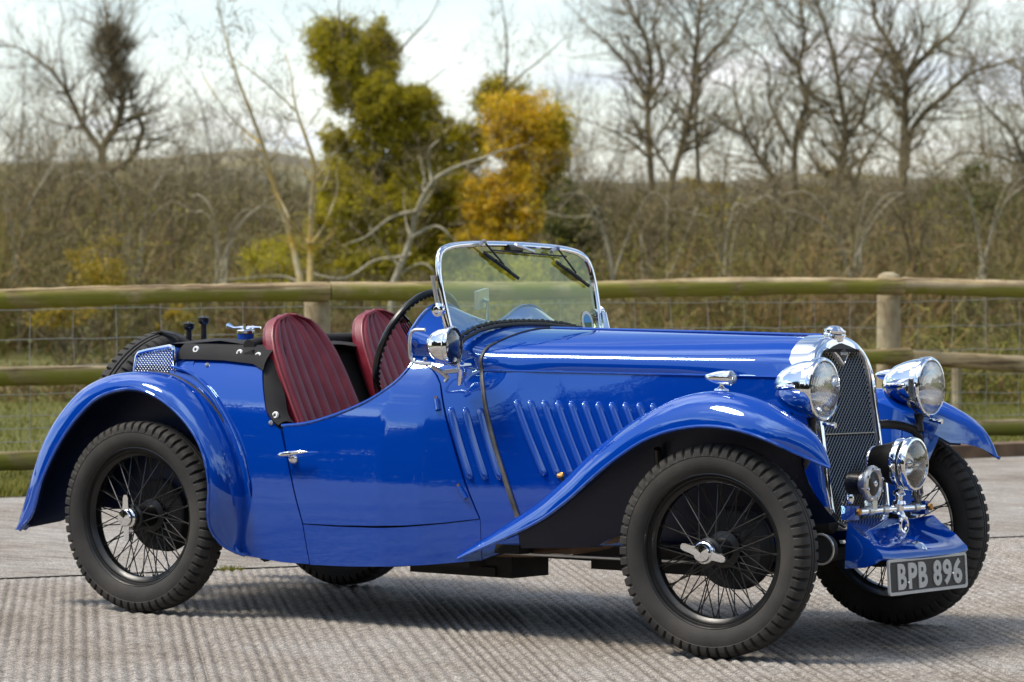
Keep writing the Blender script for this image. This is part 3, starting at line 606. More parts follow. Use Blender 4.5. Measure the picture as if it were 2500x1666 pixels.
# ---------------------------------------------------------------- steering wheel
swo = Vector((.925, -.225, .915)); ta = rad(22); sn = Vector((-math.cos(ta), 0, math.sin(ta))); e1 = Vector((0, 1, 0)); e2 = sn.cross(e1)
SPK = (218, 218+120, 218+240)
ringp = [swo+(e1*math.cos(a)+e2*math.sin(a))*(.213) for a in np.linspace(0, 2*math.pi, 72, endpoint=False)]
stw = part('steering_wheel', G().tube(ringp, [.0115+.0012*math.sin(i*math.pi) for i in range(72)], 10, closed=True), 'bakelite')
grips = G()
for a in np.linspace(0, 2*math.pi, 60, endpoint=False):
    d = e1*math.cos(a)+e2*math.sin(a); grips.tube([swo+d*.207-sn*.008, swo+d*.199-sn*.004], [.007, .004], 6)
part('finger_grips', grips, 'bakelite', stw, kind='stuff')
for a0 in SPK:
    for k in range(-2, 3):
        a = rad(a0); d = e1*math.cos(a)+e2*math.sin(a); q = e1*-math.sin(a)+e2*math.cos(a)
        part('wheel_spoke', G().tube([swo+q*k*.008-sn*.02, swo+d*.16+q*k*.009-sn*.004, swo+d*.208+q*k*.006], .0026, 6), 'chrome', stw)
    part('spoke_clamp', G().tube([swo+d*.175-sn*.003, swo+d*.21], [.024, .014], 8, flat=.45), 'bakelite', stw)
part('wheel_boss', G().lathe([(0, .02), (.022, .016), (.034, .004), (.036, -.02), (.02, -.05)], swo, sn, 24), 'black_enamel', stw)
part('steering_column', G().tube([swo-sn*.03, swo-sn*.36], .016, 10), 'black_enamel')

# ---------------------------------------------------------------- seats
def seat(cy, dx, dz):
    def P(u, t):
        w = ip(t, [0, .35, .6, .75, .85, .92, .97, 1.0], [.186, .188, .183, .172, .152, .126, .090, .022])
        y = u*w; z = .52+.505*t; x = .625-.47*(z-.52)+.03*(u*u)*(1-.3*t)
        return x, y, z, w
    n, m = 7, 26; R = []
    for j in range(m+1):
        t = j/m; row = []
        for i in range(n*8+1):
            u = -1+2*i/(n*8); x, y, z, w = P(u, t)
            fl = abs(math.sin(math.pi*n*(u+1)/2))**.5*.008*(1-max(0, t-.9)*6); edge = max(0, abs(u)-.93)/.07
            pad = .012*(1-abs(u)**4)*(1-t**6)
            row.append((x+fl*(1-edge)+pad-.012*edge+dx, cy+y, z+(fl*.35)+dz))
        R.append(row)
    st_ = part('bucket_seat', G().grid(R), 'leather', smooth=70)
    out = [P(-1, j/m) for j in range(m+1)]+[P(u, 1) for u in (-.5, 0, .5)]+[P(1, 1-j/m) for j in range(m+1)]
    ed = [(x+dx-.008, cy+y, z+dz+.002) for x, y, z, w in out]
    part('seat_piping', G().tube(ed, .0055, 8), 'leather_piping', st_)
    bk = [(x+dx-.060, cy+y*.93, z+dz-.012) for x, y, z, w in out]
    part('seat_back', G().rings([ed, [((a[0]+b[0])/2-.006, a[1]*1.0, a[2]) for a, b in zip(ed, bk)], bk], False).add(bk, [tuple(range(len(bk)))]), 'leather', st_)
    cu = G(); Rc = []
    for x, z0 in ((.56, .50), (.62, .545), (.75, .56), (.95, .555), (1.02, .53), (1.03, .46)):
        Rc.append([(x+dx, cy+u*.19, z0-.02*u**4) for u in np.linspace(-1, 1, 13)])
    part('seat_cushion', cu.grid(Rc), 'leather', st_)
seat(-.255, .0, .0); seat(.255, .0, .02)
# ---------------------------------------------------------------- tonneau, cockpit lining, tail
zt = .925
R = []
for x, k in ((-.06, -.03), (-.02, 0), (.06, .006), (.2, .010), (.33, .004), (.40, -.002), (.43, -.012)):
    row = []
    for y in np.linspace(-1, 1, 25):
        yy = y*(Y(.2, .87)-.035); row.append((x, yy, zt+k+.008*(1-abs(y)**2)-.012*max(0, abs(y)-.9)*10*.5+.004*math.sin(y*9+x*20)))
    R.append(row)
ton = part('tonneau_cover', G().grid(R), 'fabric', smooth=70)
for s in (-1, 1):
    R = []
    for x in np.linspace(.045, .455, 16):
        lo = ip(x, [.045, .255, .40, .455], [.866, .866, .856, .835]); y0 = Y(x, lo-.0135)+.004; hi = zt-.004; row = []
        for k in range(6):
            t = k/5; row.append((x, s*(y0-(y0-(Y(.2, .87)-.035))*t**1.5+.004*math.sin(x*40)*t), lo+(hi-lo)*t+.006*math.sin(math.pi*t)))
        R.append(row)
    part('tonneau_flap', G().grid(R), 'fabric', ton, smooth=70)
    A = near([(.425, .935), (.44, .862), (.472, .784), (.505, .708), (.53, .682), (.560, .664)]); B = near([(.450, .945), (.478, .885), (.508, .80), (.540, .73), (.565, .695), (.59, .672)])
    A, B = resample(A, 14), resample(B, 14)
    part('tonneau_flap', G().grid([[(a[0]+(b[0]-a[0])*t+.006*math.sin(k*.9)*t, s*(Y(a[0], min(a[1], .87))-.004-.035*t-.02*t*t-max(0, a[1]-.86)*.35), a[1]+(b[1]-a[1])*t+.01*math.sin(math.pi*t)) for k, (a, b) in enumerate(zip(A, B))] for t in np.linspace(0, 1, 7)]), 'fabric', ton, smooth=70)
    for x, z in ((.116, .900), (.320, .892), (.406, .884), (.535, .684)):
        yy = s*(Y(x, min(z, .866))+.004-max(0, z-.872)*.35 if x < .5 else Y(x, z)-.014)
        g = G().lathe([(.0055, .002), (.0065, .005), (.011, .005), (.013, .002), (.0135, -.001)], (x, yy, z), (0, s, .25), 18); part('eyelet', g, 'white', ton)
        part('eyelet_stud', G().lathe([(0, .004), (.004, .003), (.0055, .0)], (x, yy, z), (0, s, .25), 10), 'rubber', ton)
g = G().box((.435, 0, .70), (.04, .90, .42), Matrix.Rotation(rad(-20), 3, 'Y')); part('tonneau_front', g, 'fabric', ton)
part('hood_roll', G().tube(smooth_curve([(.345, -.42, .915), (.34, -.3, .930), (.34, 0, .938), (.34, .3, .938), (.345, .42, .930)], 20), .024, 12), 'fabric', ton)
part('cockpit_floor', G().box((.95, 0, .27), (1.1, .90, .03)), 'black_matt'); part('bulkhead', G().box((1.29, 0, .55), (.02, .78, .54)), 'black_matt')
part('dashboard', G().box((1.11, 0, .85), (.02, .82, .15)), 'black_enamel')
# petrol filler
pf = part('petrol_filler', G().lathe([(.030, -.03), (.030, .012), (.0, .012)], (.193, -.25, .945), (0, 0, 1), 24), 'paint')
part('filler_lid', G().lathe([(.031, .012), (.033, .014), (.033, .022), (.028, .026), (0, .028)], (.193, -.25, .945), (0, 0, 1), 24), 'chrome', pf)
part('filler_lever', G().tube([(.110, -.25, .985), (.118, -.25, .984), (.14, -.25, .977), (.193, -.25, .978), (.26, -.25, .980)], [.008, .011, .005, .007, .004], 8).tube([(.193, -.25, .97), (.193, -.25, .992)], .009, 8).tube([(.215, -.27, .96), (.215, -.235, .985)], .005, 6), 'chrome', pf)
# tail
R = []
for x, w, zb, ztp in ((.12, .46, .35, .90), (-.05, .45, .36, .895), (-.18, .42, .38, .85), (-.30, .38, .42, .72), (-.36, .33, .46, .58)):
    R.append([(x, -w, zb), (x, -w*1.02, (zb+ztp)/2), (x, -w*.98, ztp-.05), (x, -w*.92, ztp-.012), (x, -w*.8, ztp), (x, 0, ztp+.004), (x, w*.8, ztp), (x, w*.92, ztp-.012), (x, w*.98, ztp-.05), (x, w*1.02, (zb+ztp)/2), (x, w, zb)])
part('tail_panel', G().grid(R), 'paint', smooth=60)
# mesh stone guard box between wing and spare wheel
for s in (-1, 1):
    q = [(-.148, .800), (-.130, .872), (-.120, .884), (-.08, .893), (.020, .909), (.034, .906), (.040, .895), (.046, .800)]; cy = s*.455
    bx_ = part('light_housing', G().rings([[(x, cy, z) for x, z in q], [(x+.02, cy-s*.10, z-.01) for x, z in q]], True), 'paint')
    part('guard_backing', G().add([(x, cy-s*.012, z) for x, z in q], [tuple(range(len(q)))]), 'paint', bx_)
    part('guard_frame', G().tube([(x, cy+s*.004, z) for x, z in q], .0075, 8, closed=True), 'chrome', bx_)
    g = G()
    for k in range(-30, 40):
        for sg in (1, -1):
            for a, b in clip((-.2, .6+k*.0145-sg*.0), (.1, .6+k*.0145+sg*.33), q): g.tube([(a[0], cy+s*(.003+sg*.0012), a[1]), (b[0], cy+s*(.003+sg*.0012), b[1])], .0019, 4)
    part('guard_mesh', g, 'chrome', bx_, kind='stuff')

# ---------------------------------------------------------------- wheels
RW = .3325
def tyre_geo():
    g = G(); n = 60*8; R = []
    prof = [(.232, -.030, 0), (.240, -.041, 0), (.252, -.051, 0), (.270, -.0572, 0), (.287, -.0575, 0), (.295, -.0563, 0), (.297, -.0578, .0), (.303, -.0578, .5), (.3125, -.0565, .9), (.320, -.0535, 1), (.3265, -.047, 1), (.3315, -.034, .9), (.3325, -.018, .1), (.3325, -.012, 0), (.3265, -.010, 0), (.3265, -.006, 0), (.3325, -.004, 0)]
    prof = prof+[(r, -y, k) for r, y, k in prof[::-1]]
    for i in range(n):
        a = 2*math.pi*i/n; row = []
        for r, y, k in prof:
            # shoulder lugs on both sides, staggered, with slanting slots
            ph2 = (i+(4 if y > 0 else 0)) % 8; cut = .0125*k if ph2 < 2 else 0
            rr_ = r-cut; yy = y-(.0035*k*(1 if y > 0 else -1) if ph2 < 2 else 0)
            row.append((rr_*math.cos(a), yy, rr_*math.sin(a)))
        R.append(row)
    g.rings(R, False, True); return g
def make_wheel(name, loc, rz, flip, spin, proto=None, lean=False):
    w = None
    rimg = G().lathe([(.232, -.028), (.236, -.040), (.2405, -.0445), (.2445, -.043), (.2450, -.038), (.241, -.034), (.2360, -.026), (.230, -.022), (.2275, -.016), (.2165, -.010), (.2165, .010), (.2275, .016), (.230, .022), (.236, .026), (.2445, .040), (.2405, .0445), (.236, .044), (.226, .030), (.2235, .022), (.2125, .013), (.2105, 0), (.2125, -.013), (.2235, -.020), (.228, -.028)], (0, 0, 0), (0, 1, 0), 72, True)
    rimg.lathe([(.030, -.082), (.034, -.078), (.035, -.066), (.044, -.062), (.045, -.056), (.036, -.050), (.037, .030), (.058, .036), (.060, .046), (.05, .05), (.02, .05)], (0, 0, 0), (0, 1, 0), 36)
    return rimg
spk = G()
for k in range(20):                              # outer row
    a = 2*math.pi*k/20
    for sg in (1,):
        b = a+(.62 if k % 2 else -.62); spk.tube([(.040*math.cos(a), -.060, .040*math.sin(a)), (.2185*math.cos(b), -.007, .2185*math.sin(b))], .0021, 5); spk.tube([(.205*math.cos(b)+.0*a, -.0115, .205*math.sin(b)), (.2185*math.cos(b), -.007, .2185*math.sin(b))], .0034, 5)
for k in range(40):                              # inner row
    a = 2*math.pi*(k+.5)/40; b = a+(.42 if k % 2 else -.42)
    spk.tube([(.054*math.cos(a), .040, .054*math.sin(a)), (.2185*math.cos(b), .006, .2185*math.sin(b))], .0021, 5); spk.tube([(.206*math.cos(b), .009, .206*math.sin(b)), (.2185*math.cos(b), .006, .2185*math.sin(b))], .0034, 5)
nut = G().lathe([(.034, -.076), (.037, -.080), (.037, -.090), (.034, -.095), (.030, -.097), (.029, -.106), (.026, -.110), (0, -.112)], (0, 0, 0), (0, 1, 0), 32)
ears = G()
for sg in (1, -1):
    ears.rings([[(x*sg, y0+yy, z) for x, z in ((-.0, -.0)*0 or ((.020, -.017), (.045, -.013), (.068, -.0115), (.078, -.008), (.081, 0), (.078, .008), (.068, .0115), (.045, .011), (.020, .015)))] for y0, yy in ((-.094, -.004), (-.096, 0), (-.086, 0), (-.084, .004))][0:4], True, False, True)
tyg = tyre_geo(); rmg = make_wheel('', 0, 0, 0, 0)
proto = {}
def wheel(name, loc, mtx, spin, nut_on=True, label=None):
    def sub(nm, g, m, par, extra=None, **k):
        if nm not in proto:
            o = obj(nm, g, m, par, {'spokes': 60, 'tyre': 28}.get(nm, 40), False, **k); proto[nm] = o
        else:
            o = bpy.data.objects.new(nm, proto[nm].data); COL.objects.link(o); o.parent = par
            for kk, v in k.items(): o[kk] = v
        return o
    r = sub('wheel', rmg, 'black_enamel', car); r.matrix_local = Matrix.Translation(loc) @ mtx
    if label: r['label'] = label
    sub('tyre', tyg, 'tyre', r); sub('spokes', spk, 'black_enamel', r, kind='stuff')
    if nut_on:
        q = sub('wheel_nut', nut, 'chrome', r); e = sub('nut_ears', ears, 'chrome', r); e.matrix_local = Matrix.Rotation(spin, 4, 'Y')
    return r
I4 = Matrix.Identity(4); Z180 = Matrix.Rotation(math.pi, 4, 'Z'); ST = Matrix.Rotation(.0471, 4, 'Z'); TR = 1.1478/2; WB = 2.337
wheel('wheel', (0, -TR, RW), Matrix.Rotation(.09, 4, 'Y'), rad(83)); wheel('wheel', (0, TR, RW), Z180 @ Matrix.Rotation(.4, 4, 'Y'), .3)
wheel('wheel', (WB, -TR, RW), ST @ Matrix.Rotation(.02, 4, 'Y'), rad(12)); wheel('wheel', (WB, TR, RW), ST @ Z180 @ Matrix.Rotation(.7, 4, 'Y'), .9)
# spare leaning on the tail, tread up
sp_ax = Matrix.Rotation(rad(-14), 4, 'Y') @ Matrix.Rotation(rad(-90), 4, 'Z')
wheel('wheel', (-.452, .0, .630), Matrix.Rotation(rad(15), 4, 'Y') @ Matrix.Rotation(rad(-90), 4, 'Z'), 0, True, 'spare wheel strapped upright to the tail')
part('spare_strap', G().tube([(-.40, -.05, .945), (-.36, -.045, .957), (-.30, -.04, .945), (-.24, -.03, .915)], .018, 6, flat=.3), 'rubber')
for x, y, h, r in ((-.275, .0, .99, .021), (-.205, .0, 1.012, .021)):
    k = part('spare_clamp', G().tube([(x-.012*0, y, .86), (x, y, h-.02)], .011, 10), 'black_enamel')
    part('clamp_knob', G().lathe([(.013, -.022), (.019, -.016), (.021, -.008), (.021, .002), (.016, .004), (.006, .005), (0, .012)], (x, y, h-.004), (0, 0, 1), 16), 'bakelite', k)

# ---------------------------------------------------------------- brakes, axles, chassis
for x, s, R_ in ((0, -1, 0), (0, 1, 0), (WB, -1, 1), (WB, 1, 1)):
    part('brake_drum', G().lathe([(.0, -.058), (.06, -.058), (.068, -.052), (.118, -.048), (.124, -.042), (.126, .0), (.132, .004), (.132, .014), (.05, .02), (0, .02)], (x, s*(TR-.11), RW), (0, s*-1, 0), 36), 'black_matt', lean=False)
for s in (-1, 1):
    part('chassis_rail', G().tube([(-.45, s*.36, .36), (-.1, s*.36, .40), (.3, s*.36, .30), (1.2, s*.33, .27), (2.1, s*.25, .33), (2.45, s*.24, .40), (2.56, s*.24, .40)], .034, 6), 'black_matt')
    part('leaf_spring', G().tube(smooth_curve([(1.80, s*.30, .34), (2.05, s*.33, .285), (WB, s*.34, .25), (2.50, s*.33, .28), (2.58, s*.31, .31)], 14), [.012]+[.026]*12+[.012], 4, flat=.7), 'black_matt')
    part('shock_absorber', G().lathe([(0, .018), (.040, .018), (.046, .012), (.046, -.012), (0, -.012)], (2.60, s*.375, .326), (0, s, 0), 24).tube([(2.60, s*.36, .326), (2.45, s*.36, .30)], .012, 6), 'black_matt')
    part('damper_ring', G().tube([(2.60+.047*math.cos(a), s*.394, .326+.047*math.sin(a)) for a in np.linspace(0, 2*math.pi, 28, endpoint=False)], .004, 6, closed=True), 'dull_metal')
    part('running_board_bracket', G().box((1.05, s*.40, .222), (.5, .10, .04)), 'black_matt')
part('front_axle', G().tube([(WB, -.50, RW), (WB, -.40, .27), (WB, .40, .27), (WB, .50, RW)], .026, 8), 'black_matt', lean=False)
part('rear_axle', G().tube([(0, -.48, RW), (0, -.10, RW), (0, .10, RW), (0, .48, RW)], [.035, .05, .05, .035], 10).lathe([(.0, -.11), (.07, -.10), (.115, -.05), (.12, 0), (.115, .05), (.07, .10), (0, .11)], (0, 0, RW), (0, 1, 0), 20), 'black_matt', lean=False)
part('battery_box', G().box((1.15, -.18, .215), (.42, .22, .11)), 'black_matt'); part('silencer', G().tube([(.55, .20, .25), (1.15, .22, .25), (1.20, .22, .25)], [.06, .06, .02], 14).tube([(1.2, .22, .25), (1.9, .2, .28)], .022, 8).tube([(-.5, .24, .27), (.55, .2, .25)], .02, 8), 'black_matt')
part('engine_sump', G().box((1.88, 0, .31), (.55, .36, .22)).box((1.45, 0, .31), (.40, .22, .18)).tube([(1.2, 0, .30), (.1, 0, .33)], .03, 8), 'black_matt')
part('gearbox_bracket', G().box((1.25, -.22, .178), (.10, .16, .03)), 'black_matt')
part('rear_spring_shackle', G().tube([(.38, -.42, .24), (.42, -.42, .205), (.50, -.42, .215)], [.03, .035, .02], 8), 'black_matt')
for s in (-1, 1):
    part('brake_rod', G().tube([(.35, s*.40, .255), (1.3, s*.385, .250), (2.2, s*.40, .262)], .006, 6), 'dull_metal')
    part('spring_clip', G().box((2.10, s*.335, .285), (.03, .06, .05)).box((1.93, s*.325, .318), (.03, .06, .04)), 'black_matt')
    part('wing_stay', G().tube([(1.95, s*.27, .40), (1.99, s*.36, .47), (2.03, s*.44, .62)], .012, 8), 'black_enamel')
part('exhaust_pipe', G().tube(smooth_curve([(2.05, -.24, .50), (1.95, -.30, .40), (1.80, -.34, .31), (1.55, -.35, .265), (1.25, -.34, .25)], 16), .020, 10), 'kerb_rust')
part('starter_motor', G().tube([(1.62, -.30, .36), (1.80, -.30, .36)], .045, 14).tube([(1.58, -.30, .36), (1.62, -.30, .36)], .030, 12), 'black_enamel')

# ================================================================== GROUND
def nmat(name, build):
    m = bpy.data.materials.new(name); m.use_nodes = True; t = m.node_tree; b = t.nodes['Principled BSDF']; build(t, b); MAT[name] = m
def noise(t, src, scale, detail=6, rough=.6): n = t.nodes.new('ShaderNodeTexNoise'); n.inputs['Scale'].default_value = scale; n.inputs['Detail'].default_value = detail; n.inputs['Roughness'].default_value = rough; t.links.new(src, n.inputs['Vector']); return n.outputs['Fac']
def ramp(t, f, stops):
    r = t.nodes.new('ShaderNodeValToRGB')
    while len(r.color_ramp.elements) < len(stops): r.color_ramp.elements.new(.5)
    for e, (p, c) in zip(r.color_ramp.elements, stops): e.position = p; e.color = (*c, 1)
    t.links.new(f, r.inputs[0]); return r.outputs[0]
def mul(t, a, b, mode='MULTIPLY', fac=1.0): m = t.nodes.new('ShaderNodeMixRGB'); m.blend_type = mode; m.inputs[0].default_value = fac; t.links.new(a, m.inputs[1]); t.links.new(b, m.inputs[2]); return m.outputs[0]
def bumpn(t, b, h, s, d, prev=None):
    bp = t.nodes.new('ShaderNodeBump'); bp.inputs['Strength'].default_value = s; bp.inputs['Distance'].default_value = d; t.links.new(h, bp.inputs['Height'])
    if prev: t.links.new(prev, bp.inputs['Normal'])
    t.links.new(bp.outputs[0], b.inputs['Normal']); return bp.outputs[0]
def concrete(stretch, groove=False):
    def f(t, b):
        co = t.nodes.new('ShaderNodeTexCoord'); o = co.outputs['Object']
        mp = t.nodes.new('ShaderNodeMapping'); mp.inputs['Rotation'].default_value = (0, 0, -math.atan2(.878, .479)); mp.inputs['Scale'].default_value = stretch; t.links.new(o, mp.inputs['Vector'])
        c1 = ramp(t, noise(t, o, 1.1, 5), [(.3, (.22, .18, .14)), (.46, (.345, .305, .26)), (.66, (.415, .385, .35))])
        c2 = ramp(t, noise(t, o, 190, 3), [(.36, (.30, .28, .26)), (.5, (.95, .95, .95)), (.64, (1.6, 1.6, 1.58))])
        c3 = ramp(t, noise(t, mp.outputs[0], 26, 6), [(.36, (.62, .6, .58)), (.56, (1.06, 1.06, 1.06))])
        c = mul(t, mul(t, mul(t, c1, c2), c3), ramp(t, noise(t, o, 420, 2), [(.36, (.45, .44, .42)), (.52, (1, 1, 1)), (.66, (1.5, 1.5, 1.48))]))
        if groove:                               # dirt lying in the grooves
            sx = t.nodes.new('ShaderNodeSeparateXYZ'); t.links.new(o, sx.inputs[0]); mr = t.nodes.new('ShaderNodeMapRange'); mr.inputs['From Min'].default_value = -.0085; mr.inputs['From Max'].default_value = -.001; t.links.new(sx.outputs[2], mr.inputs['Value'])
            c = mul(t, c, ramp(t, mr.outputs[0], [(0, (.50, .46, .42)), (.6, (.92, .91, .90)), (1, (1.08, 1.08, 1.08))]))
        t.links.new(c, b.inputs['Base Color']); b.inputs['Roughness'].default_value = .9
        p = bumpn(t, b, noise(t, o, 150, 4), 1.0, .010); bumpn(t, b, noise(t, mp.outputs[0], 24, 5), .8, .012, p)
    return f
nmat('concrete_tamped', concrete((1, 1, 1), True)); nmat('concrete_plain', concrete((.12, 1, 1)))
def grassm(t, b):
    co = t.nodes.new('ShaderNodeTexCoord'); o = co.outputs['Object']
    c = mul(t, ramp(t, noise(t, o, .35, 4), [(.35, (.13, .14, .016)), (.6, (.19, .185, .028)), (.75, (.20, .16, .05))]), ramp(t, noise(t, o, 30, 4), [(.3, (.5, .5, .5)), (.7, (1.2, 1.2, 1.2))]))
    t.links.new(c, b.inputs['Base Color']); b.inputs['Roughness'].default_value = .95; bumpn(t, b, noise(t, o, 25, 5), 1, .08)
nmat('meadow', grassm)
def hillm(t, b):
    co = t.nodes.new('ShaderNodeTexCoord'); o = co.outputs['Object']
    c = ramp(t, noise(t, o, .022, 6, .65), [(.34, (.10, .09, .065)), (.48, (.15, .13, .085)), (.56, (.24, .205, .10)), (.62, (.16, .15, .085)), (.75, (.12, .115, .085))])
    t.links.new(c, b.inputs['Base Color']); b.inputs['Roughness'].default_value = 1
nmat('hillside', hillm)
def woodm(t, b):
    co = t.nodes.new('ShaderNodeTexCoord'); o = co.outputs['Object']; g = t.nodes.new('ShaderNodeNewGeometry')
    mp = t.nodes.new('ShaderNodeMapping'); mp.inputs['Scale'].default_value = (1, .08, 1); t.links.new(o, mp.inputs['Vector'])
    c = ramp(t, noise(t, mp.outputs[0], 16, 6), [(.3, (.16, .11, .05)), (.48, (.38, .285, .145)), (.62, (.50, .40, .25)), (.75, (.62, .53, .38))])
    c = mul(t, c, ramp(t, noise(t, o, 2.4, 4), [(.36, (.50, .46, .40)), (.6, (1.12, 1.1, 1.05))]))
    ck = t.nodes.new('ShaderNodeMapping'); ck.inputs['Scale'].default_value = (1, .03, 1); t.links.new(o, ck.inputs['Vector']); c = mul(t, c, ramp(t, noise(t, ck.outputs[0], 40, 3), [(.40, (.35, .3, .25)), (.46, (1, 1, 1))]))
    moss = ramp(t, noise(t, o, 3.0, 5), [(.36, (0, 0, 0)), (.52, (1, 1, 1))])
    mx_ = t.nodes.new('ShaderNodeMixRGB'); mf = t.nodes.new('ShaderNodeMath'); mf.operation = 'MULTIPLY'
    sp_ = t.nodes.new('ShaderNodeSeparateXYZ'); t.links.new(o, sp_.inputs[0]); mr_ = t.nodes.new('ShaderNodeMapRange')     # moss grows on the shady flank of each rail, local z
    mr_.inputs['From Min'].default_value = .050; mr_.inputs['From Max'].default_value = .022; t.links.new(sp_.outputs[2], mr_.inputs['Value'])
    t.links.new(moss, mf.inputs[0]); t.links.new(mr_.outputs[0], mf.inputs[1]); t.links.new(mf.outputs[0], mx_.inputs[0]); t.links.new(c, mx_.inputs[1]); mx_.inputs[2].default_value = (.20, .19, .02, 1)
    t.links.new(mx_.outputs[0], b.inputs['Base Color']); b.inputs['Roughness'].default_value = .9; bumpn(t, b, noise(t, mp.outputs[0], 30, 5), .8, .01)
nmat('rail_wood', woodm)
mat('post_wood', (.26, .20, .115), .9, 0, var=(9, 6), col2=(.40, .35, .22), bump=(40, .6, .008))
mat('kerb_wood', (.10, .06, .035), .9, 0, var=(6, 6), col2=(.17, .11, .06), bump=(30, .8, .01))
mat('wire', (.36, .36, .35), .5, .6)
mat('soil', (.06, .045, .03), 1, 0, var=(8, 6), col2=(.11, .085, .055), bump=(20, 1, .03))
mat('bark', (.055, .045, .026), .95, 0, var=(5, 6), col2=(.24, .185, .095), bump=(20, .8, .02))
mat('bark_lichen', (.50, .31, .025), .95, 0, var=(2.2, 5), col2=(.46, .42, .30), bump=(20, .8, .02))
mat('bark_pale', (.26, .23, .155), .95, 0, var=(3, 5), col2=(.42, .38, .27), bump=(20, .8, .02))
mat('twig', (.1, .08, .05), 1, 0, island=[(0.122, 0.093, 0.046), (0.216, 0.171, 0.082), (0.159, 0.116, 0.066), (0.273, 0.225, 0.110)])
mat('twig_dark', (.05, .04, .03), 1, 0, island=[(.035, .030, .020), (.075, .060, .035), (.055, .05, .028)])
mat('brush', (.1, .08, .05), 1, 0, island=[(0.094, 0.065, 0.021), (0.169, 0.124, 0.042), (0.127, 0.114, 0.017), (0.212, 0.160, 0.058), (0.094, 0.099, 0.011), (0.144, 0.099, 0.035), (0.237, 0.185, 0.069), (0.144, 0.139, 0.017)])
mat('brush_green', (.1, .1, .03), 1, 0, island=[(0.128, 0.132, 0.013), (0.192, 0.178, 0.023), (0.088, 0.101, 0.012), (0.176, 0.136, 0.046), (0.240, 0.217, 0.035)])
mat('brush_dark', (.1, .08, .05), 1, 0, island=[(0.055, 0.039, 0.012), (0.109, 0.079, 0.027), (0.078, 0.068, 0.014), (0.133, 0.100, 0.036)])
mat('leaf_olive', (.1, .1, .02), .6, 0, leafy=.55, island=[(0.257, 0.237, 0.009), (0.458, 0.400, 0.018), (0.329, 0.279, 0.011), (0.601, 0.486, 0.023), (0.186, 0.186, 0.009)])
mat('leaf_orange', (.3, .15, .01), .6, 0, leafy=.4, island=[(0.739, 0.425, 0.007), (0.554, 0.349, 0.008), (0.850, 0.561, 0.010), (0.419, 0.334, 0.012), (0.678, 0.486, 0.010)])
mat('leaf_gold', (.3, .2, .02), .6, 0, leafy=.4, island=[(0.375, 0.250, 0.015), (0.275, 0.206, 0.015), (0.475, 0.312, 0.018), (0.200, 0.175, 0.015), (0.325, 0.250, 0.018)])
mat('leaf_dark', (.05, .06, .01), .6, 0, leafy=.3, island=[(0.048, 0.061, 0.010), (0.112, 0.120, 0.016), (0.077, 0.080, 0.013), (0.160, 0.160, 0.022)])
mat('blade', (.1, .13, .03), .8, 0, leafy=.35, island=[(0.110, 0.129, 0.014), (0.190, 0.189, 0.024), (0.240, 0.198, 0.040), (0.140, 0.155, 0.014)])

F0 = Vector((-5.0, 4.2, 0)); FD = Vector((.4796, .8775, 0)); FN = Vector((-.8775, .4796, 0))
def quad(name, pts, m, **k): return raw(name, pts, [(0, 1, 2, 3)], m, **k)
quad('ground', [(-900, -900, -.06), (900, -900, -.06), (900, 900, -.06), (-900, 900, -.06)], 'meadow', kind='structure')
E0, E1 = Vector((-4.06, 3.065, 0)), Vector((-1.39, 8.92, 0)); ED = (E1-E0).normalized(); EN = Vector((ED.y, -ED.x, 0))
# yard: concrete from the verge to far behind the camera
a, b = E0-ED*30, E0+ED*34
quad('concrete_yard', [tuple(a+Vector((0, 0, -.008))), tuple(a+EN*55+Vector((0, 0, -.008))), tuple(b+EN*55+Vector((0, 0, -.008))), tuple(b+Vector((0, 0, -.008)))], 'concrete_plain', kind='structure')
# tamped slab with real ridges
J0, JD = np.array([-1.233, .019]), np.array([.5160, .8566]); RD = np.array([.664, -.748])      # joint line and ridge direction towards the viewer
nu, nv = 1500, 130; aa = np.linspace(-3.2, 6.0, nu); bb = np.linspace(0, 6.5, nv)**1.0
A, B = np.meshgrid(aa, bb); perp = aa*abs(JD[0]*RD[1]-JD[1]*RD[0])
def lowf(shape, ku, kv):
    c = rng.normal(size=(shape[0]//kv+3, shape[1]//ku+3)); yi = np.linspace(0, c.shape[0]-1.01, shape[0]); xi = np.linspace(0, c.shape[1]-1.01, shape[1]); y0 = yi.astype(int); x0 = xi.astype(int); fy = (yi-y0)[:, None]; fx = (xi-x0)[None]
    return (c[y0][:, x0]*(1-fy)+c[y0+1][:, x0]*fy)*(1-fx)+(c[y0][:, x0+1]*(1-fy)+c[y0+1][:, x0+1]*fy)*fx
cum = np.cumsum(1+.35*np.convolve(rng.normal(size=nu), np.ones(30)/30**.5, 'same')*.4); ph = perp/.037*2*np.pi+4*lowf((2, nu), 55, 1)[0]+.5*np.convolve(rng.normal(size=nu), np.ones(60)/60, 'same')*6
wob = lowf((nv, nu), 150, 45)*.35+lowf((nv, nu), 30, 18)*.10
prof = .5+.5*np.sin(ph[None]+wob); amp = .0060*np.clip(1+.07*lowf((nv, nu), 6, 3)+.18*lowf((nv, nu), 14, 16)+.40*lowf((nv, nu), 12, 90), .12, 2); Z = -amp*(1-prof**.7)+.0010*lowf((nv, nu), 2, 1)
Z = np.minimum(Z, .0005)+.0*A; Z[0] = -.02
PX = J0[0]+A*JD[0]+B*RD[0]; PY = J0[1]+A*JD[1]+B*RD[1]
idx = np.arange(nu*nv).reshape(nv, nu); fq = np.stack([idx[:-1, :-1], idx[1:, :-1], idx[1:, 1:], idx[:-1, 1:]], -1).reshape(-1, 4)
raw('concrete_slab', np.stack([PX, PY, Z], -1), fq, 'concrete_tamped', smooth=True, kind='structure')
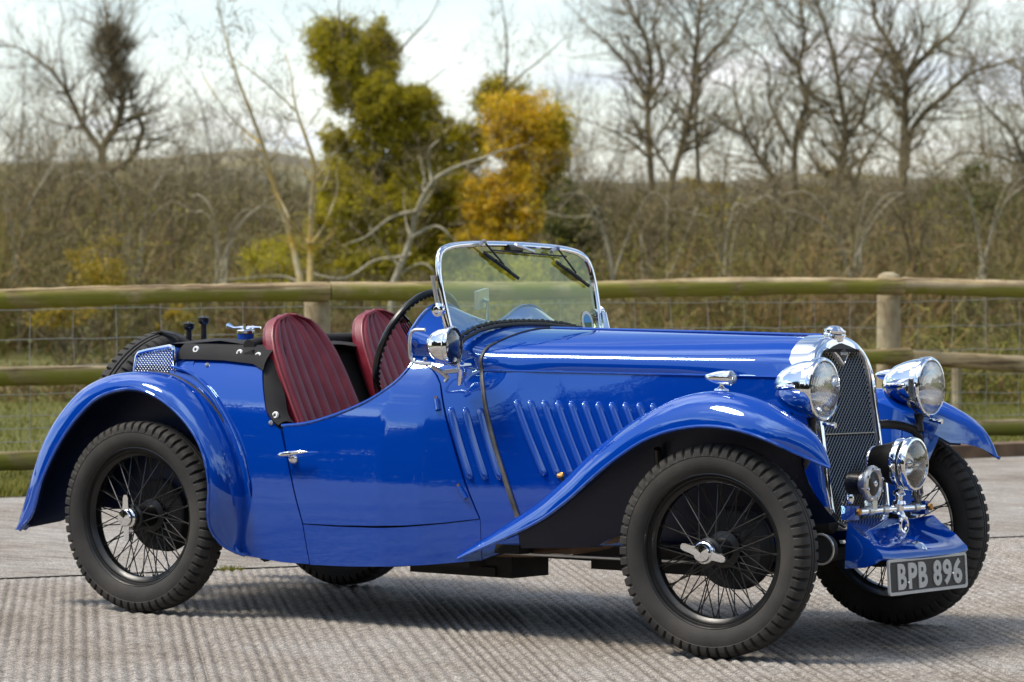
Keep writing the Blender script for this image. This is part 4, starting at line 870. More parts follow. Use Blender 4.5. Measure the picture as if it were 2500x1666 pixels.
# second bay beyond the joint: a plain slab with a dark joint between
def jp(a_, b_, z): p = J0+JD*a_-RD*b_; return (p[0], p[1], z)
sl2 = raw('concrete_bay', [jp(-14, .018, -.002), jp(14, .018, -.002), jp(14, 9, -.002), jp(-14, 9, -.002)], [(0, 1, 2, 3)], 'concrete_plain', kind='structure')
sl2.data.transform(Matrix.Identity(4))
# verge: soil strip and turf
def off(p, n, d, z): q = p+n*d; return (q.x, q.y, z)
quad('verge', [off(E0-ED*30, EN, 0, .004), off(E0+ED*34, EN, 0, .004), off(F0+FD*36, FN, 16, .02), off(F0-FD*30, FN, 16, .02)], 'meadow', kind='structure')
# timber kerb along the far yard edge
kp = [E0+ED*t for t in np.linspace(4.9, 11, 8)]
obj('timber_kerb', G().rings([[p+EN*.05+Vector((0, 0, -.02)), p+EN*.05+Vector((0, 0, .075)), p-EN*.06+Vector((0, 0, .08)), p-EN*.06+Vector((0, 0, -.02))] for p in kp], True, False, True), 'kerb_wood', label='dark brown timber edging board along the concrete yard', cat='kerb')
# turf blades
def blades(name, n, sfun, m, h0, h1, w, **k):
    p = sfun(n); th = rng.uniform(0, 2*np.pi, n); h = rng.uniform(h0, h1, n); ln = rng.normal(0, .45, (n, 2))*h[:, None]; d = np.stack([np.cos(th), np.sin(th), 0*th], -1)*w
    v = np.empty((n, 3, 3)); v[:, 0] = p-d; v[:, 1] = p+d; v[:, 2] = p; v[:, 2, :2] += ln; v[:, 2, 2] += h
    return raw(name, v, np.arange(n*3).reshape(n, 3), m, **k)
def verge_pts(n):
    t = rng.uniform(-4, 16, n); d = rng.uniform(0, 1, n)**1.3*11
    e = np.array(E0)[None]+np.outer(t, np.array(ED))-np.outer(d, np.array(EN)); e[:, 2] = .0; return e
blades('grass', 90000, verge_pts, 'blade', .02, .07, .006, kind='stuff', label='short green turf of the verge and field edge', cat='grass')
def edge_pts(n):
    t = rng.uniform(-3, 6, n); d = rng.normal(.10, .10, n); e = np.array(E0)[None]+np.outer(t, np.array(ED))-np.outer(d, np.array(EN)); e[:, 2] = 0; return e[d > -.03]
def edge_blades():
    p = edge_pts(9000); return p
pts_ = edge_blades(); blades('edge_grass', len(pts_), lambda n: pts_, 'blade', .02, .11, .006, kind='stuff', label='ragged tufts of grass along the concrete edge', cat='grass')

tuft = np.array([-.735, .79, -.01]); tp_ = tuft[None]+np.c_[rng.normal(0, .022, (160, 1))*JD[0]*2, rng.normal(0, .03, (160, 1)), np.zeros((160, 1))]
blades('moss_tuft', 160, lambda n: tp_, 'blade', .01, .03, .003, kind='stuff', label='tiny green weed growing in the concrete joint', cat='weed')
# ================================================================== FENCE
fence = empty('rail_fence', F0+FD*3, label='weathered round rail post fence with wire netting behind the car', cat='fence')
fence.rotation_euler = (0, 0, math.atan2(FD.y, FD.x)-math.pi/2)            # local y runs along the fence
def FL(s, d, z): return Vector((-d, s-3, z))
def rail(s0, z0, s1, z1, r, m='rail_wood'):
    n = 60; g = G(); R = []; mid = FL((s0+s1)/2, -.08, (z0+z1)/2)
    for i in range(n+1):
        t = i/n; c = Vector((.012*math.sin(t*5+s0)+rng.normal(0, .0015), s0+(s1-s0)*t-(s0+s1)/2, (z0+z1)*0+z0+(z1-z0)*t-(z0+z1)/2+.008*math.sin(t*7+z0*9)))
        q = r*(1+.06*math.sin(t*13+s0*3)+rng.normal(0, .02)); R.append([c+Vector((math.cos(2*math.pi*k/12)*q*.85*(1+.05*math.sin(k*2.4+s0)+rng.normal(0, .018)), 0, math.sin(2*math.pi*k/12)*q*(1+rng.normal(0, .018)))) for k in range(12)])
    g.rings(R, True, False, True); o = obj('rail', g, m, fence, 50); o.location = mid; return o
for s0, s1, zt0, zt1 in ((-7.0, -1.98, .96, .955), (-1.97, 1.80, .945, .984), (1.81, 5.60, .986, .990), (5.61, 9.4, .992, .90), (9.41, 14, .93, .93)): rail(s0, zt0, s1, zt1, .053)
for s0, s1, z0, z1 in ((-7.0, -1.98, .54, .54), (-1.97, 1.82, .53, .55), (1.83, 5.66, .55, .572), (5.45, 9.4, .578, .26), (9.4, 14, .5, .5)): rail(s0, z0, s1, z1, .050)
for s0, s1, z0, z1 in ((-7.0, -1.98, .10, .10), (-1.97, 1.82, .10, .10), (1.83, 5.6, .10, .10), (5.61, 9.4, .105, .11), (9.4, 14, .1, .1)): rail(s0, z0, s1, z1, .050)
for s_, ph_ in ((-5.8, 1.0), (-2.0, 1.0), (1.785, .965), (5.58, 1.0), (9.4, 1.0), (13.2, 1.0)):
    g = G(); n = 10; R = []
    for z, q in ((-.08, .078), (.3, .076), (.7, .074), (1.03, .073), (1.055, .066), (1.075, .03)):
        R.append([Vector((math.cos(2*math.pi*k/n)*q, math.sin(2*math.pi*k/n)*q, z*ph_)) for k in range(n)])
    o = obj('post', g.rings(R, True, False, True), 'post_wood', fence, 50); o.location = FL(s_, .03, 0)
wg = G()
for k in range(-24, 46):
    s_ = .083+.2475*k; wg.tube([FL(s_+rng.normal(0, .006), -.005, z) for z in np.linspace(.06, .93, 7)], .0022, 4)
for z in (.10, .18, .255, .327, .446, .60, .745, .90):
    wg.tube([FL(s_, -.006, z+.006*math.sin(s_*2.1+z*7)+rng.normal(0, .003)) for s_ in np.linspace(-6, 12, 110)], .0022, 4)
obj('wire_netting', wg, 'wire', fence, 60, kind='stuff')
# wire behind: two slim mossy stakes by the hedge
for i, (px, py0, py1, d, r) in enumerate(((2335, 900, 985, 24.5, .035), (2158, 905, 1000, 25.0, .02))):
    a_, b_ = at(px, py1+20, d), at(px, py0-40, d); a_.z = -.05
    obj('stake', G().tube([a_, b_], r, 8, cap=True), 'post_wood', label=('thick mossy stake standing beyond the fence', 'thin pale stake beside the post beyond the fence')[i], cat='stake')

# ================================================================== VEGETATION
def strips(P, Q, w, curve=None):
    """thin blades from P to Q, width w: two-segment bent strips"""
    n = len(P); D = Q-P; r = rng.normal(size=(n, 3)); S = np.cross(D, r); S /= np.linalg.norm(S, axis=1, keepdims=True)+1e-9; S *= (w[:, None] if isinstance(w, np.ndarray) else w)
    M = (P+Q)/2+rng.normal(size=(n, 3))*np.linalg.norm(D, axis=1, keepdims=True)*.10
    v = np.stack([P-S, P+S, M-S*.8, M+S*.8, Q-S*.3, Q+S*.3], 1); base = np.arange(n)[:, None]*6
    f = np.concatenate([base+np.array([[0, 1, 3, 2]]), base+np.array([[2, 3, 5, 4]])])
    return v.reshape(-1, 3), f
def brush(name, n, region, length, w, m, up=.6, label=None, cat='undergrowth'):
    """uncountable scrub: region(n)->base points"""
    p = region(n); n = len(p); d = rng.normal(size=(n, 3)); d[:, 2] = np.abs(d[:, 2])*.6+up; d /= np.linalg.norm(d, axis=1, keepdims=True); l = rng.uniform(*length, n)
    v, f = strips(p, p+d*l[:, None], rng.uniform(w*.5, w*1.3, n)); v[:, 2] = np.maximum(v[:, 2], -.05)
    return raw(name, v, f, m, kind='stuff', label=label, cat=cat)
def band(px0, px1, d0, d1, ztop, zmin=0, pw=1.0):
    def f(n):
        px = rng.uniform(px0, px1, n); d = rng.uniform(d0, d1, n); t = np.array(ztop); top = np.interp(px, t[:, 0], t[:, 1])
        # top given as photo rows: height of the scrub at distance d
        b = np.array(CAM)[None]+np.outer(d, np.array(FW))+np.outer((px-1250)/FPX*d, np.array(RT)); row = top+rng.normal(0, 14, n)+25*np.sin(px*.021)+18*np.sin(px*.057+1)
        zt_ = CAM.z-(row-564)/FPX*d; b[:, 2] = zmin+(np.maximum(zt_, .15)-zmin)*rng.uniform(0, 1, n)**pw; return b
    return f
FULL = (-1400, 4000)
def bushes(name, m, nb, px0, px1, d0, d1, rows, label, cat, ns=24, nt=80, w=.009, var=.35):
    """one mass of leafless bushes: arching stems with side twigs, heights very uneven"""
    if px0 < -1000: nb = int(nb*1.54)
    px = rng.uniform(px0, px1, nb); d = rng.uniform(d0, d1, nb); t = np.array(rows); row = np.interp(px, t[:, 0], t[:, 1])
    base = np.array(CAM)[None]+np.outer(d, np.array(FW))+np.outer((px-1250)/FPX*d, np.array(RT)); base[:, 2] = -.05
    h = np.maximum(CAM.z-(row-564)/FPX*d, .2)*np.clip(rng.normal(.86, var*.5, nb), .35, 1.12)
    B = np.repeat(base, ns, 0)+np.c_[rng.normal(0, .12, (nb*ns, 2)), np.zeros(nb*ns)]; H = np.repeat(h, ns)
    ph = rng.uniform(0, 2*np.pi, nb*ns); inc = np.abs(rng.normal(0, .42, nb*ns)); Ls = H*rng.uniform(.5, 1.08, nb*ns); dr = rng.uniform(0, .35, nb*ns)
    dh = np.stack([np.cos(ph), np.sin(ph)], -1)
    def pt(tt): return np.c_[B[:, :2]+dh*(Ls*np.sin(inc)*tt*(1+.35*tt))[:, None], B[:, 2]+Ls*(np.cos(inc)*tt-dr*tt*tt)]
    P, Q, Wd = [], [], []
    for k in range(4): P.append(pt(k/4)); Q.append(pt((k+1)/4)); Wd.append(np.full(nb*ns, w*(1.25-.25*k))*rng.uniform(.6, 1.3, nb*ns))
    ti = rng.integers(0, nb*ns, nb*nt); tt = rng.uniform(.25, 1, nb*nt)
    s_ = np.c_[B[ti, :2]+dh[ti]*(Ls[ti]*np.sin(inc[ti])*tt*(1+.35*tt))[:, None], B[ti, 2]+Ls[ti]*(np.cos(inc[ti])*tt-dr[ti]*tt*tt)]
    dv = rng.normal(size=(nb*nt, 3))+np.c_[dh[ti]*.6, np.full(nb*nt, .35)]; dv /= np.linalg.norm(dv, axis=1, keepdims=True); ln = (.10+.14*np.sqrt(H[ti]))*rng.uniform(.5, 1.6, nb*nt)
    P.append(s_); Q.append(s_+dv*ln[:, None]); Wd.append(np.full(nb*nt, w*.55)*rng.uniform(.6, 1.3, nb*nt))
    v, f = strips(np.concatenate(P), np.concatenate(Q), np.concatenate(Wd)); return raw(name, v, f, m, kind='stuff', label=label, cat=cat)
mat('brush_grey', (.2, .17, .12), 1, 0, island=[(0.137, 0.105, 0.047), (0.234, 0.187, 0.091), (0.177, 0.144, 0.069), (0.290, 0.242, 0.123)])
mat('brush_russet', (.2, .12, .05), 1, 0, island=[(0.150, 0.086, 0.027), (0.225, 0.140, 0.048), (0.122, 0.077, 0.032), (0.272, 0.182, 0.064)])
mat('brush_olive', (.15, .13, .04), 1, 0, island=[(0.137, 0.113, 0.020), (0.205, 0.176, 0.033), (0.098, 0.095, 0.016), (0.264, 0.222, 0.057)])
LOW = [(-500, 880), (0, 860), (330, 830), (700, 800), (1400, 770), (1600, 720), (2100, 730), (2400, 690), (3000, 700)]
MID = [(-500, 400), (0, 400), (330, 430), (520, 520), (640, 600), (720, 700), (1500, 720), (1580, 560), (1800, 500), (2100, 510), (2400, 450), (3000, 420)]
HIGH = [(-500, 240), (0, 250), (120, 300), (220, 250), (330, 290), (400, 345), (480, 385), (660, 380), (900, 420), (1400, 385), (1560, 370), (1700, 395), (1830, 350), (2000, 385), (2150, 340), (2300, 370), (2500, 250), (3000, 250)]
bushes('bramble_bank', 'brush_russet', 80, *FULL, 26, 31, LOW, 'russet bramble stems along the field edge', 'bramble', 22, 90, .007)
bushes('mossy_bank', 'brush_green', 90, 300, 2600, 25.5, 30, LOW, 'yellow green mossy growth behind the fence netting', 'undergrowth', 22, 90, .007)
bushes('dead_bracken', 'brush_grey', 80, *FULL, 27, 34, LOW, 'pale dead stems standing at the field edge', 'undergrowth', 22, 80, .007)
bushes('grey_scrub', 'brush_grey', 170, *FULL, 38, 48, MID, 'pale grey leafless scrub in front of the trees', 'scrub', 26, 110, .009, .5)
bushes('russet_scrub', 'brush_russet', 120, *FULL, 37, 47, MID, 'reddish brown leafless scrub in front of the trees', 'scrub', 26, 110, .009, .5)
bushes('olive_scrub', 'brush_olive', 140, *FULL, 38, 48, MID, 'olive mossy scrub in front of the trees', 'scrub', 26, 110, .009, .5)
bushes('brown_thicket', 'brush', 330, *FULL, 56, 70, HIGH, 'mixed brown thicket under the bare trees', 'thicket', 30, 130, .013, .45)
bushes('dark_thicket', 'brush_dark', 230, *FULL, 58, 72, HIGH, 'dark leafless thicket under the bare trees', 'thicket', 30, 130, .013, .45)
bushes('grey_thicket', 'brush_grey', 250, *FULL, 55, 70, HIGH, 'grey leafless thicket under the bare trees', 'thicket', 30, 130, .012, .45)
bushes('distant_wood', 'brush_dark', 420, *FULL, 300, 380, [(-500, 360), (0, 360), (450, 362), (640, 350), (800, 385), (1400, 420), (2000, 410), (2100, 395), (2400, 425), (3000, 400)], 'far grey woodland along the hill top', 'woodland', 26, 60, .07, .5)
def low_leaves(n, px0, px1, d0, d1, r0, r1):
    px = rng.uniform(px0, px1, n); d = rng.uniform(d0, d1, n); row = rng.uniform(r0, r1, n)+40*np.sin(px*.013); p = np.array(CAM)[None]+np.outer(d, np.array(FW))+np.outer((px-1250)/FPX*d, np.array(RT)); p[:, 2] = np.maximum(CAM.z-(row-564)/FPX*d, .02)
    keep = np.sin(px*.031+d)+np.sin(px*.011-d*.7)+np.sin(row*.03) > .3; return p[keep]
def bank(name, d, rows, m, kind='structure'):
    """earth bank / hill as a real ridge running across the view"""
    P = []
    for px in np.linspace(-7000, 9500, 200):
        h = CAM.z-(ip(px, *zip(*rows))-564)/FPX*d; col = []
        for dd, k in ((-.16, -.05), (-.10, .35), (-.05, .75), (0, 1), (.10, .98), (.3, .4), (.5, -.05)):
            q = CAM+FW*(d*(1+dd))+RT*((px-1250)/FPX*d); col.append((q.x, q.y, h*k if k > 0 else -.5))
        P.append(col)
    obj(name, G().grid(P), m, None, 80, kind=kind)
bank('hills', 420, [(-1500, 420), (0, 400), (350, 390), (500, 375), (640, 362), (800, 395), (1100, 435), (1500, 445), (1800, 440), (2050, 415), (2200, 435), (2500, 445), (4000, 420)], 'hillside')
bank('field_bank', 110, [(-1500, 560), (0, 560), (700, 560), (1400, 560), (2000, 555), (2500, 560), (4000, 560)], 'hillside')

def leaves(P, size, m, name, parent, **k):
    n = len(P); a = rng.normal(size=(n, 3)); a /= np.linalg.norm(a, axis=1, keepdims=True); b = np.cross(a, rng.normal(size=(n, 3))); b /= np.linalg.norm(b, axis=1, keepdims=True)
    s = rng.uniform(.55, 1.25, (n, 1))*size; v = np.stack([P-a*s, P+b*s*.38, P+a*s, P-b*s*.38], 1)
    return raw(name, v.reshape(-1, 3), np.arange(n*4).reshape(n, 4), m, parent, **k)
def ball(c, rx_, ry_, rz_, n):
    """ragged mass of leaves: many small tufts spread through an ellipsoid, loose at the rim"""
    k = max(10, n//90); d = rng.normal(size=(k, 3)); d /= np.linalg.norm(d, axis=1, keepdims=True); r = rng.uniform(0, 1, (k, 1))**.45
    cen = np.array(c)[None]+d*r*np.array([[rx_, ry_, rz_]])*rng.uniform(.75, 1.12, (k, 1)); s = rng.uniform(.10, .22, k)
    i = rng.integers(0, k, n); return cen[i]+rng.normal(size=(n, 3))*s[i, None]*np.array([[rx_, ry_, rz_]])
def grow(base, dirv, L, r, lvl, out, up=.25, spread=.75, n_child=(3, 6), seg=5):
    """recursive branch: appends (points, radii, level)"""
    p = Vector(base); d = Vector(dirv).normalized(); P = [p.copy()]; Rr = [r]
    for i in range(seg):
        d = (d+Vector(rng.normal(0, .16, 3))+Vector((0, 0, up*.22))).normalized(); p = p+d*(L/seg); P.append(p.copy()); Rr.append(r*(1-.75*(i+1)/seg))
    out.append((P, Rr, lvl))
    if lvl <= 0: return
    for _ in range(int(rng.integers(*n_child))):
        k = int(rng.integers(1, seg+1)); q = P[k]; dd = (P[k]-P[k-1]).normalized(); side = Vector(rng.normal(0, 1, 3)); side = (side-dd*side.dot(dd)).normalized()
        grow(q, dd*(1-spread*.45)+side*spread+Vector((0, 0, up*.5)), L*rng.uniform(.42, .68), max(Rr[k]*.68, .0042), lvl-1, out, up, spread, n_child, max(3, seg-1))
TREES = {}
def tree(name, label, depth, limbs, bark='bark', tw='twig', lvl=2, dens=12, blen=1.2, up=.35, group=None, tr=1.0, jit=.6, base_px=None):
    """limbs: photo polylines (px,py list, r0 px, r1 px) set at their distance and bent in depth"""
    b0 = at(*limbs[0][0][0], depth); b0.z = 0
    root = empty(name, b0, label=label, cat='tree', group=group); inv = -Vector(b0)
    trunk = G(); sub = []
    for li, (pts, r0, r1) in enumerate(limbs):
        sm = smooth_curve(pts, max(6, len(pts)*4)); n = len(sm); dz = rng.normal(0, jit); P = []
        for i, (x, y) in enumerate(sm):
            t = i/(n-1); P.append(at(x, y, depth+(dz*t if li else dz*t*.4)+.1*math.sin(t*6)))
        if li == 0 or pts[0][1] > 900/2.0909 and False:
            q = P[0].copy(); q.z = -.1; P = [q]+P
        rr = [max(.006, .58*(r0+(r1-r0)*i/(len(P)-1))/FPX*depth*tr) for i in range(len(P))]
        trunk.tube([p+inv for p in P], rr, 8)
        Ln = sum((P[i+1]-P[i]).length for i in range(len(P)-1))
        for _ in range(int(dens*Ln)):
            k = int(rng.integers(max(1, len(P)//5), len(P))); dd = (P[k]-P[k-1]).normalized(); side = Vector(rng.normal(0, 1, 3)); side = (side-dd*side.dot(dd)).normalized()
            out = []; grow(P[k]+inv, dd*.55+side*.8, blen*rng.uniform(.5, 1.2), rr[k]*.42, lvl, out, up); sub += out
        out = []; grow(P[-1]+inv, P[-1]-P[-2], blen, rr[-1], lvl, out, up); sub += out
    obj('trunk', trunk, bark, root, 60)
    thick = G(); PP, QQ, WW = [], [], []
    for P, Rr, lv in sub:
        if lv >= 1 and Rr[0] > .008: thick.tube(P, Rr, 4, cap=False)
        else:
            for i in range(len(P)-1): PP.append(P[i]); QQ.append(P[i+1]); WW.append(Rr[i])
    if thick.v: obj('limbs', thick, bark, root, 60, kind='stuff')
    if PP:
        v, f = strips(np.array([tuple(p) for p in PP]), np.array([tuple(p) for p in QQ]), np.array(WW)); raw('crown', v, f, tw, root, kind='stuff')
    TREES[name] = root; return root
def cr_(pts): return [(1400+x/2.0909, y/2.0909) for x, y in pts]
def dp(pts): return [(x*1.0625, y*1.0625) for x, y in pts]
BG = 'bare trees beyond the scrub'
tree('bare_tree', 'bare tree with long sweeping left limb beside the orange mistletoe', 62, [(cr_([(400, 960), (385, 700), (380, 520), (395, 380), (370, 200), (310, 80), (260, -60)]), 17, 6), (cr_([(380, 520), (280, 340), (190, 240), (60, 120)]), 9, 3), (cr_([(390, 500), (460, 370), (410, 150), (450, -40)]), 9, 4), (cr_([(372, 800), (290, 720), (130, 640)]), 8, 3)], group=BG)
tree('bare_tree', 'bare tree with twin upright stems forking from one base', 60, [(cr_([(490, 960), (560, 720), (610, 500), (620, 300), (640, 120), (655, -60)]), 16, 7), (cr_([(630, 360), (720, 250), (790, 180), (890, 0)]), 10, 4), (cr_([(490, 880), (410, 740), (395, 660)]), 8, 4), (cr_([(640, 940), (625, 600), (640, 400), (600, 200), (560, 90)]), 10, 4)], group=BG)
tree('bare_tree', 'bare tree with crooked stem leaning over to the left', 58, [(cr_([(1120, 1010), (990, 870), (900, 720), (840, 560), (830, 490)]), 15, 5), (cr_([(890, 710), (750, 630), (640, 560)]), 7, 2), (cr_([(835, 520), (790, 440), (700, 420)]), 6, 2)], group=BG, dens=8)
tree('bare_tree', 'bare tree with an S-bent trunk and a forked left limb', 61, [(cr_([(1130, 980), (1130, 760), (1150, 640), (1195, 500), (1150, 350), (1180, 200), (1150, -40)]), 15, 6), (cr_([(1110, 760), (1060, 660), (1000, 520), (990, 330), (880, 230)]), 9, 3), (cr_([(1150, 350), (1060, 240), (990, 100)]), 7, 3)], group=BG)
tree('bare_tree', 'bare tree with swollen base splitting into a wide V', 57, [(cr_([(1390, 1120), (1340, 980), (1390, 710), (1360, 480), (1320, 250), (1250, 30)]), 20, 6), (cr_([(1400, 710), (1470, 600), (1520, 420), (1590, 270)]), 11, 4), (cr_([(1410, 700), (1530, 670), (1540, 610)]), 6, 3), (cr_([(1420, 1060), (1460, 870), (1530, 740), (1620, 620)]), 13, 4)], group=BG)
tree('bare_tree', 'tallest bare tree with thick trunk and right arching limb', 59, [(cr_([(1680, 990), (1690, 600), (1690, 400), (1620, 230), (1540, 100), (1530, -60)]), 22, 7), (cr_([(1700, 390), (1800, 280), (1950, 150), (2030, 0)]), 12, 4), (cr_([(1700, 860), (1730, 660), (1880, 500), (2040, 370), (2240, 310)]), 15, 5), (cr_([(1690, 400), (1780, 200), (1760, 40)]), 10, 4)], group=BG)
rt = tree('bare_tree', 'densely twigged bare tree arching low with ivy at its foot', 52, [(cr_([(2330, 1250), (2310, 900), (2250, 700), (2120, 560), (2060, 480)]), 14, 4), (cr_([(2310, 900), (2330, 620), (2290, 420), (2320, 240)]), 12, 4), (cr_([(2300, 850), (2160, 800), (1990, 780), (1900, 830)]), 9, 3), (cr_([(2290, 980), (2150, 1000), (2050, 1080)]), 8, 3)], group=BG, dens=11, blen=1.0, tr=1.0)
leaves(np.concatenate([ball(at(2440, 560, 51)-rt.location, .55, .5, .75, 4200), ball(at(2370, 470, 51)-rt.location, .5, .5, .4, 900)]), .05, 'leaf_dark', 'ivy', rt, kind='stuff')
t1 = tree('bare_tree', 'bare tree with a dark bushy upright limb and broken stub', 64, [(dp([(240, 400), (235, 345), (270, 285), (282, 230), (268, 170), (255, 110), (248, 55)]), 13, 5), (dp([(236, 350), (190, 285), (160, 225), (120, 165), (60, 120)]), 10, 3), (dp([(244, 400), (290, 375), (312, 345), (328, 300), (322, 282)]), 9, 7), (dp([(175, 260), (150, 190), (140, 120)]), 6, 2), (dp([(190, 290), (200, 200), (215, 170)]), 6, 2)], group=BG, dens=8, up=.45, tr=1.5)
tw_ = np.concatenate([ball(at(px, py, 64)-t1.location, r_, r_, r_*1.25, n_) for px, py, r_, n_ in ((275, 70, .22, 420), (255, 130, .30, 620), (300, 140, .26, 480), (275, 200, .34, 700), (315, 215, .26, 420), (290, 275, .30, 460), (345, 190, .24, 260), (225, 170, .24, 260), (235, 60, .2, 200))])
v, f = strips(tw_, tw_+rng.normal(size=tw_.shape)*.15+np.array([[0, 0, .05]]), np.full(len(tw_), .0055)); raw('witches_broom', v[:len(v)*7//10], f[(f < len(v)*7//10//6*6).all(1)], 'twig', t1, kind='stuff')
tree('lichen_tree', 'slim tree with yellow lichened stems standing behind the fence', 36, [(dp([(712, 660), (715, 500), (722, 385), (700, 310), (680, 250), (672, 205)]), 9, 2.5), (dp([(692, 655), (668, 545), (642, 470), (604, 335), (565, 230), (540, 160), (515, 75)]), 8, 2), (dp([(712, 560), (672, 515), (655, 482)]), 5, 2.5), (dp([(604, 335), (530, 270), (470, 180)]), 3, 1), (dp([(680, 255), (610, 190), (545, 140)]), 3, 1), (dp([(716, 560), (745, 520), (765, 470)]), 4, 2)], 'bark_lichen', 'twig', 2, 5, .5, tr=1.75, jit=.15)
tree('pale_tree', 'low spreading tree with pale silvery crooked branches', 37, [(dp([(900, 660), (940, 560), (960, 480), (992, 420), (1040, 388), (1120, 360)]), 11, 4), (dp([(992, 420), (985, 350), (1010, 320)]), 6, 2), (dp([(958, 485), (900, 500), (840, 545), (800, 560)]), 6, 2), (dp([(945, 545), (1005, 520), (1050, 560)]), 6, 2), (dp([(925, 590), (860, 600), (790, 640), (700, 625)]), 5, 2), (dp([(915, 610), (870, 560), (850, 520)]), 4, 2), (dp([(905, 640), (970, 605), (1010, 640)]), 5, 2), (dp([(690, 650), (640, 635), (500, 645)]), 4, 1.5)], 'bark_pale', 'twig', 2, 6, .5, tr=1.35, jit=.2, up=.3)
tree('pale_tree', 'small pale forked sapling rising behind the top rail', 42, [(cr_([(480, 1430), (475, 1250), (480, 1000)]), 5, 2.5), (cr_([(495, 1400), (560, 1240), (630, 1060)]), 5, 2), (cr_([(350, 1430), (345, 1200)]), 4, 2), (cr_([(560, 1420), (680, 1310), (900, 1300)]), 5, 2)], 'bark_pale', 'twig', 2, 6, .5, tr=1.0, jit=.2)

SAP = ['slim sapling leaning towards the bare tree with the bushy limb', 'short sapling close beside the bushy-limbed bare tree', 'sapling on the open side of the bushy-limbed tree towards the hill', 'tall thin sapling near the bowed lichen shoots', 'sapling standing against the far hill by the lichened stems', 'sapling tight against the golden mistletoe mass', 'low forked sapling between the mistletoe and the first bare tree', 'sapling between the twin-stemmed tree and the crooked leaning tree', 'low sapling behind the crooked leaning tree', 'sapling between the S-bent tree and the V-shaped tree', 'sapling under the arching limb of the tallest bare tree', 'tall sapling entangled with the densely twigged tree', 'tallest sapling rising over the ivy-footed tree', 'pale sapling at the outer edge of the bushy-limbed tree', 'tall sapling rising behind the orange mistletoe crown']
for px, top, bot, d, ln in ((60, 300, 520, 66, 30), (150, 360, 560, 60, -25), (420, 330, 560, 68, 40), (520, 250, 560, 64, -30), (610, 310, 560, 62, 25), (1400, 300, 560, 66, -30), (1470, 360, 560, 58, 40), (1760, 300, 560, 66, 35), (1870, 340, 560, 60, -30), (2010, 250, 560, 68, 20), (2290, 300, 560, 63, -45), (2420, 160, 560, 66, -40), (2480, 90, 560, 60, 20), (20, 160, 520, 68, 40), (1330, 240, 520, 70, 30)):
    m_ = (top+bot)/2; lab_ = SAP.pop(0); a_ = rng.normal(0, 18)
    tree('sapling', lab_, d, [([(px, bot), (px+ln*.3+a_, m_), (px+ln, top)], 6, 2.5), ([(px+ln*.3+a_, m_), (px+ln*.3+a_+45, m_-50), (px+ln*.3+a_+60, m_-115)], 3.5, 1.5), ([(px+ln*.2+a_, m_+20), (px+a_-45, m_-40), (px+a_-55, m_-95)], 3.5, 1.5)], 'bark', 'twig', 2, 9, .8, group='slim saplings in the scrub')
ARCH = 'arching leafless shrubs in the scrub'
for k_, (px, py, d, hh, bk) in enumerate(((40, 640, 40, 260, 'bark_pale'), (130, 600, 45, 220, 'bark'), (330, 640, 42, 230, 'bark_pale'), (430, 600, 46, 200, 'bark'), (540, 640, 40, 170, 'bark_pale'), (1500, 650, 41, 190, 'bark_pale'), (1590, 620, 44, 170, 'bark'), (1760, 650, 41, 200, 'bark_pale'), (1900, 630, 43, 210, 'bark'), (2080, 650, 40, 190, 'bark_pale'), (2230, 640, 42, 240, 'bark'), (2400, 640, 40, 260, 'bark_pale'))):
    lm = []
    for q in range(5):
        sx = rng.choice((-1, 1))*rng.uniform(30, 120); lm.append(([(px+rng.normal(0, 10), py+60), (px+sx*.35, py-hh*rng.uniform(.35, .6)), (px+sx, py-hh*rng.uniform(.6, 1.0)), (px+sx*1.6, py-hh*rng.uniform(.5, 1.0))], rng.uniform(4, 6.5), 1.6))
    wh = ('beside the far outer rail', 'below the bushy-limbed tree', 'behind the golden shrub', 'under the open hill gap', 'next to the lichened stems', 'beside the pale forked sapling', 'below the twin-stemmed tree', 'below the crooked leaning tree', 'below the S-bent tree', 'below the V-shaped tree', 'below the tallest bare tree', 'in front of the ivy-footed tree')[k_]
    tree('arching_shrub', ('pale' if bk == 'bark_pale' else 'brown')+' arching leafless shrub '+wh, d, lm, bk, 'twig', 2, 5, .55, group=ARCH, jit=.5)
# mistletoe laden tree: trunk, limbs, one clump part per mass of leaves
mt = tree('mistletoe_tree', 'broad old tree loaded with yellow green and orange mistletoe clumps', 52, [(dp([(900, 660), (890, 540), (880, 420), (850, 300), (820, 200), (790, 110), (780, 40)]), 16, 5), (dp([(885, 470), (980, 380), (1080, 320), (1150, 230), (1165, 120), (1158, 40)]), 12, 3), (dp([(870, 350), (900, 250), (905, 140), (985, 45)]), 9, 3), (dp([(1100, 310), (1180, 190), (1240, 140), (1300, 85)]), 7, 2), (dp([(1000, 380), (1120, 460), (1240, 480), (1330, 520)]), 8, 3), (dp([(800, 180), (740, 120), (690, 95)]), 5, 2), (dp([(900, 240), (970, 200), (1020, 160)]), 5, 2)], 'bark', 'twig', 2, 4, .8)
def clump(px, py, rx_, ry_, m, n, dd=0.0):
    k = 1.0625; c = at(px*k, py*k, 52+dd)-mt.location; r1, r2 = rx_*k/FPX*52, ry_*k/FPX*52
    leaves(ball(c, r1*1.05, r1*.9, r2*1.05, int(n*1.6)), .036, m, 'mistletoe_clump', mt, kind='stuff')
    if n > 1500:
        p0 = ball(c, r1*.7, r1*.6, r2*.7, n//14); v, f = strips(p0, p0+(p0-np.array(c)[None])*.5+rng.normal(size=p0.shape)*.10+np.array([[0, 0, .05]]), np.full(len(p0), .005)); raw('mistletoe_twigs', v, f, 'twig', mt, kind='stuff')
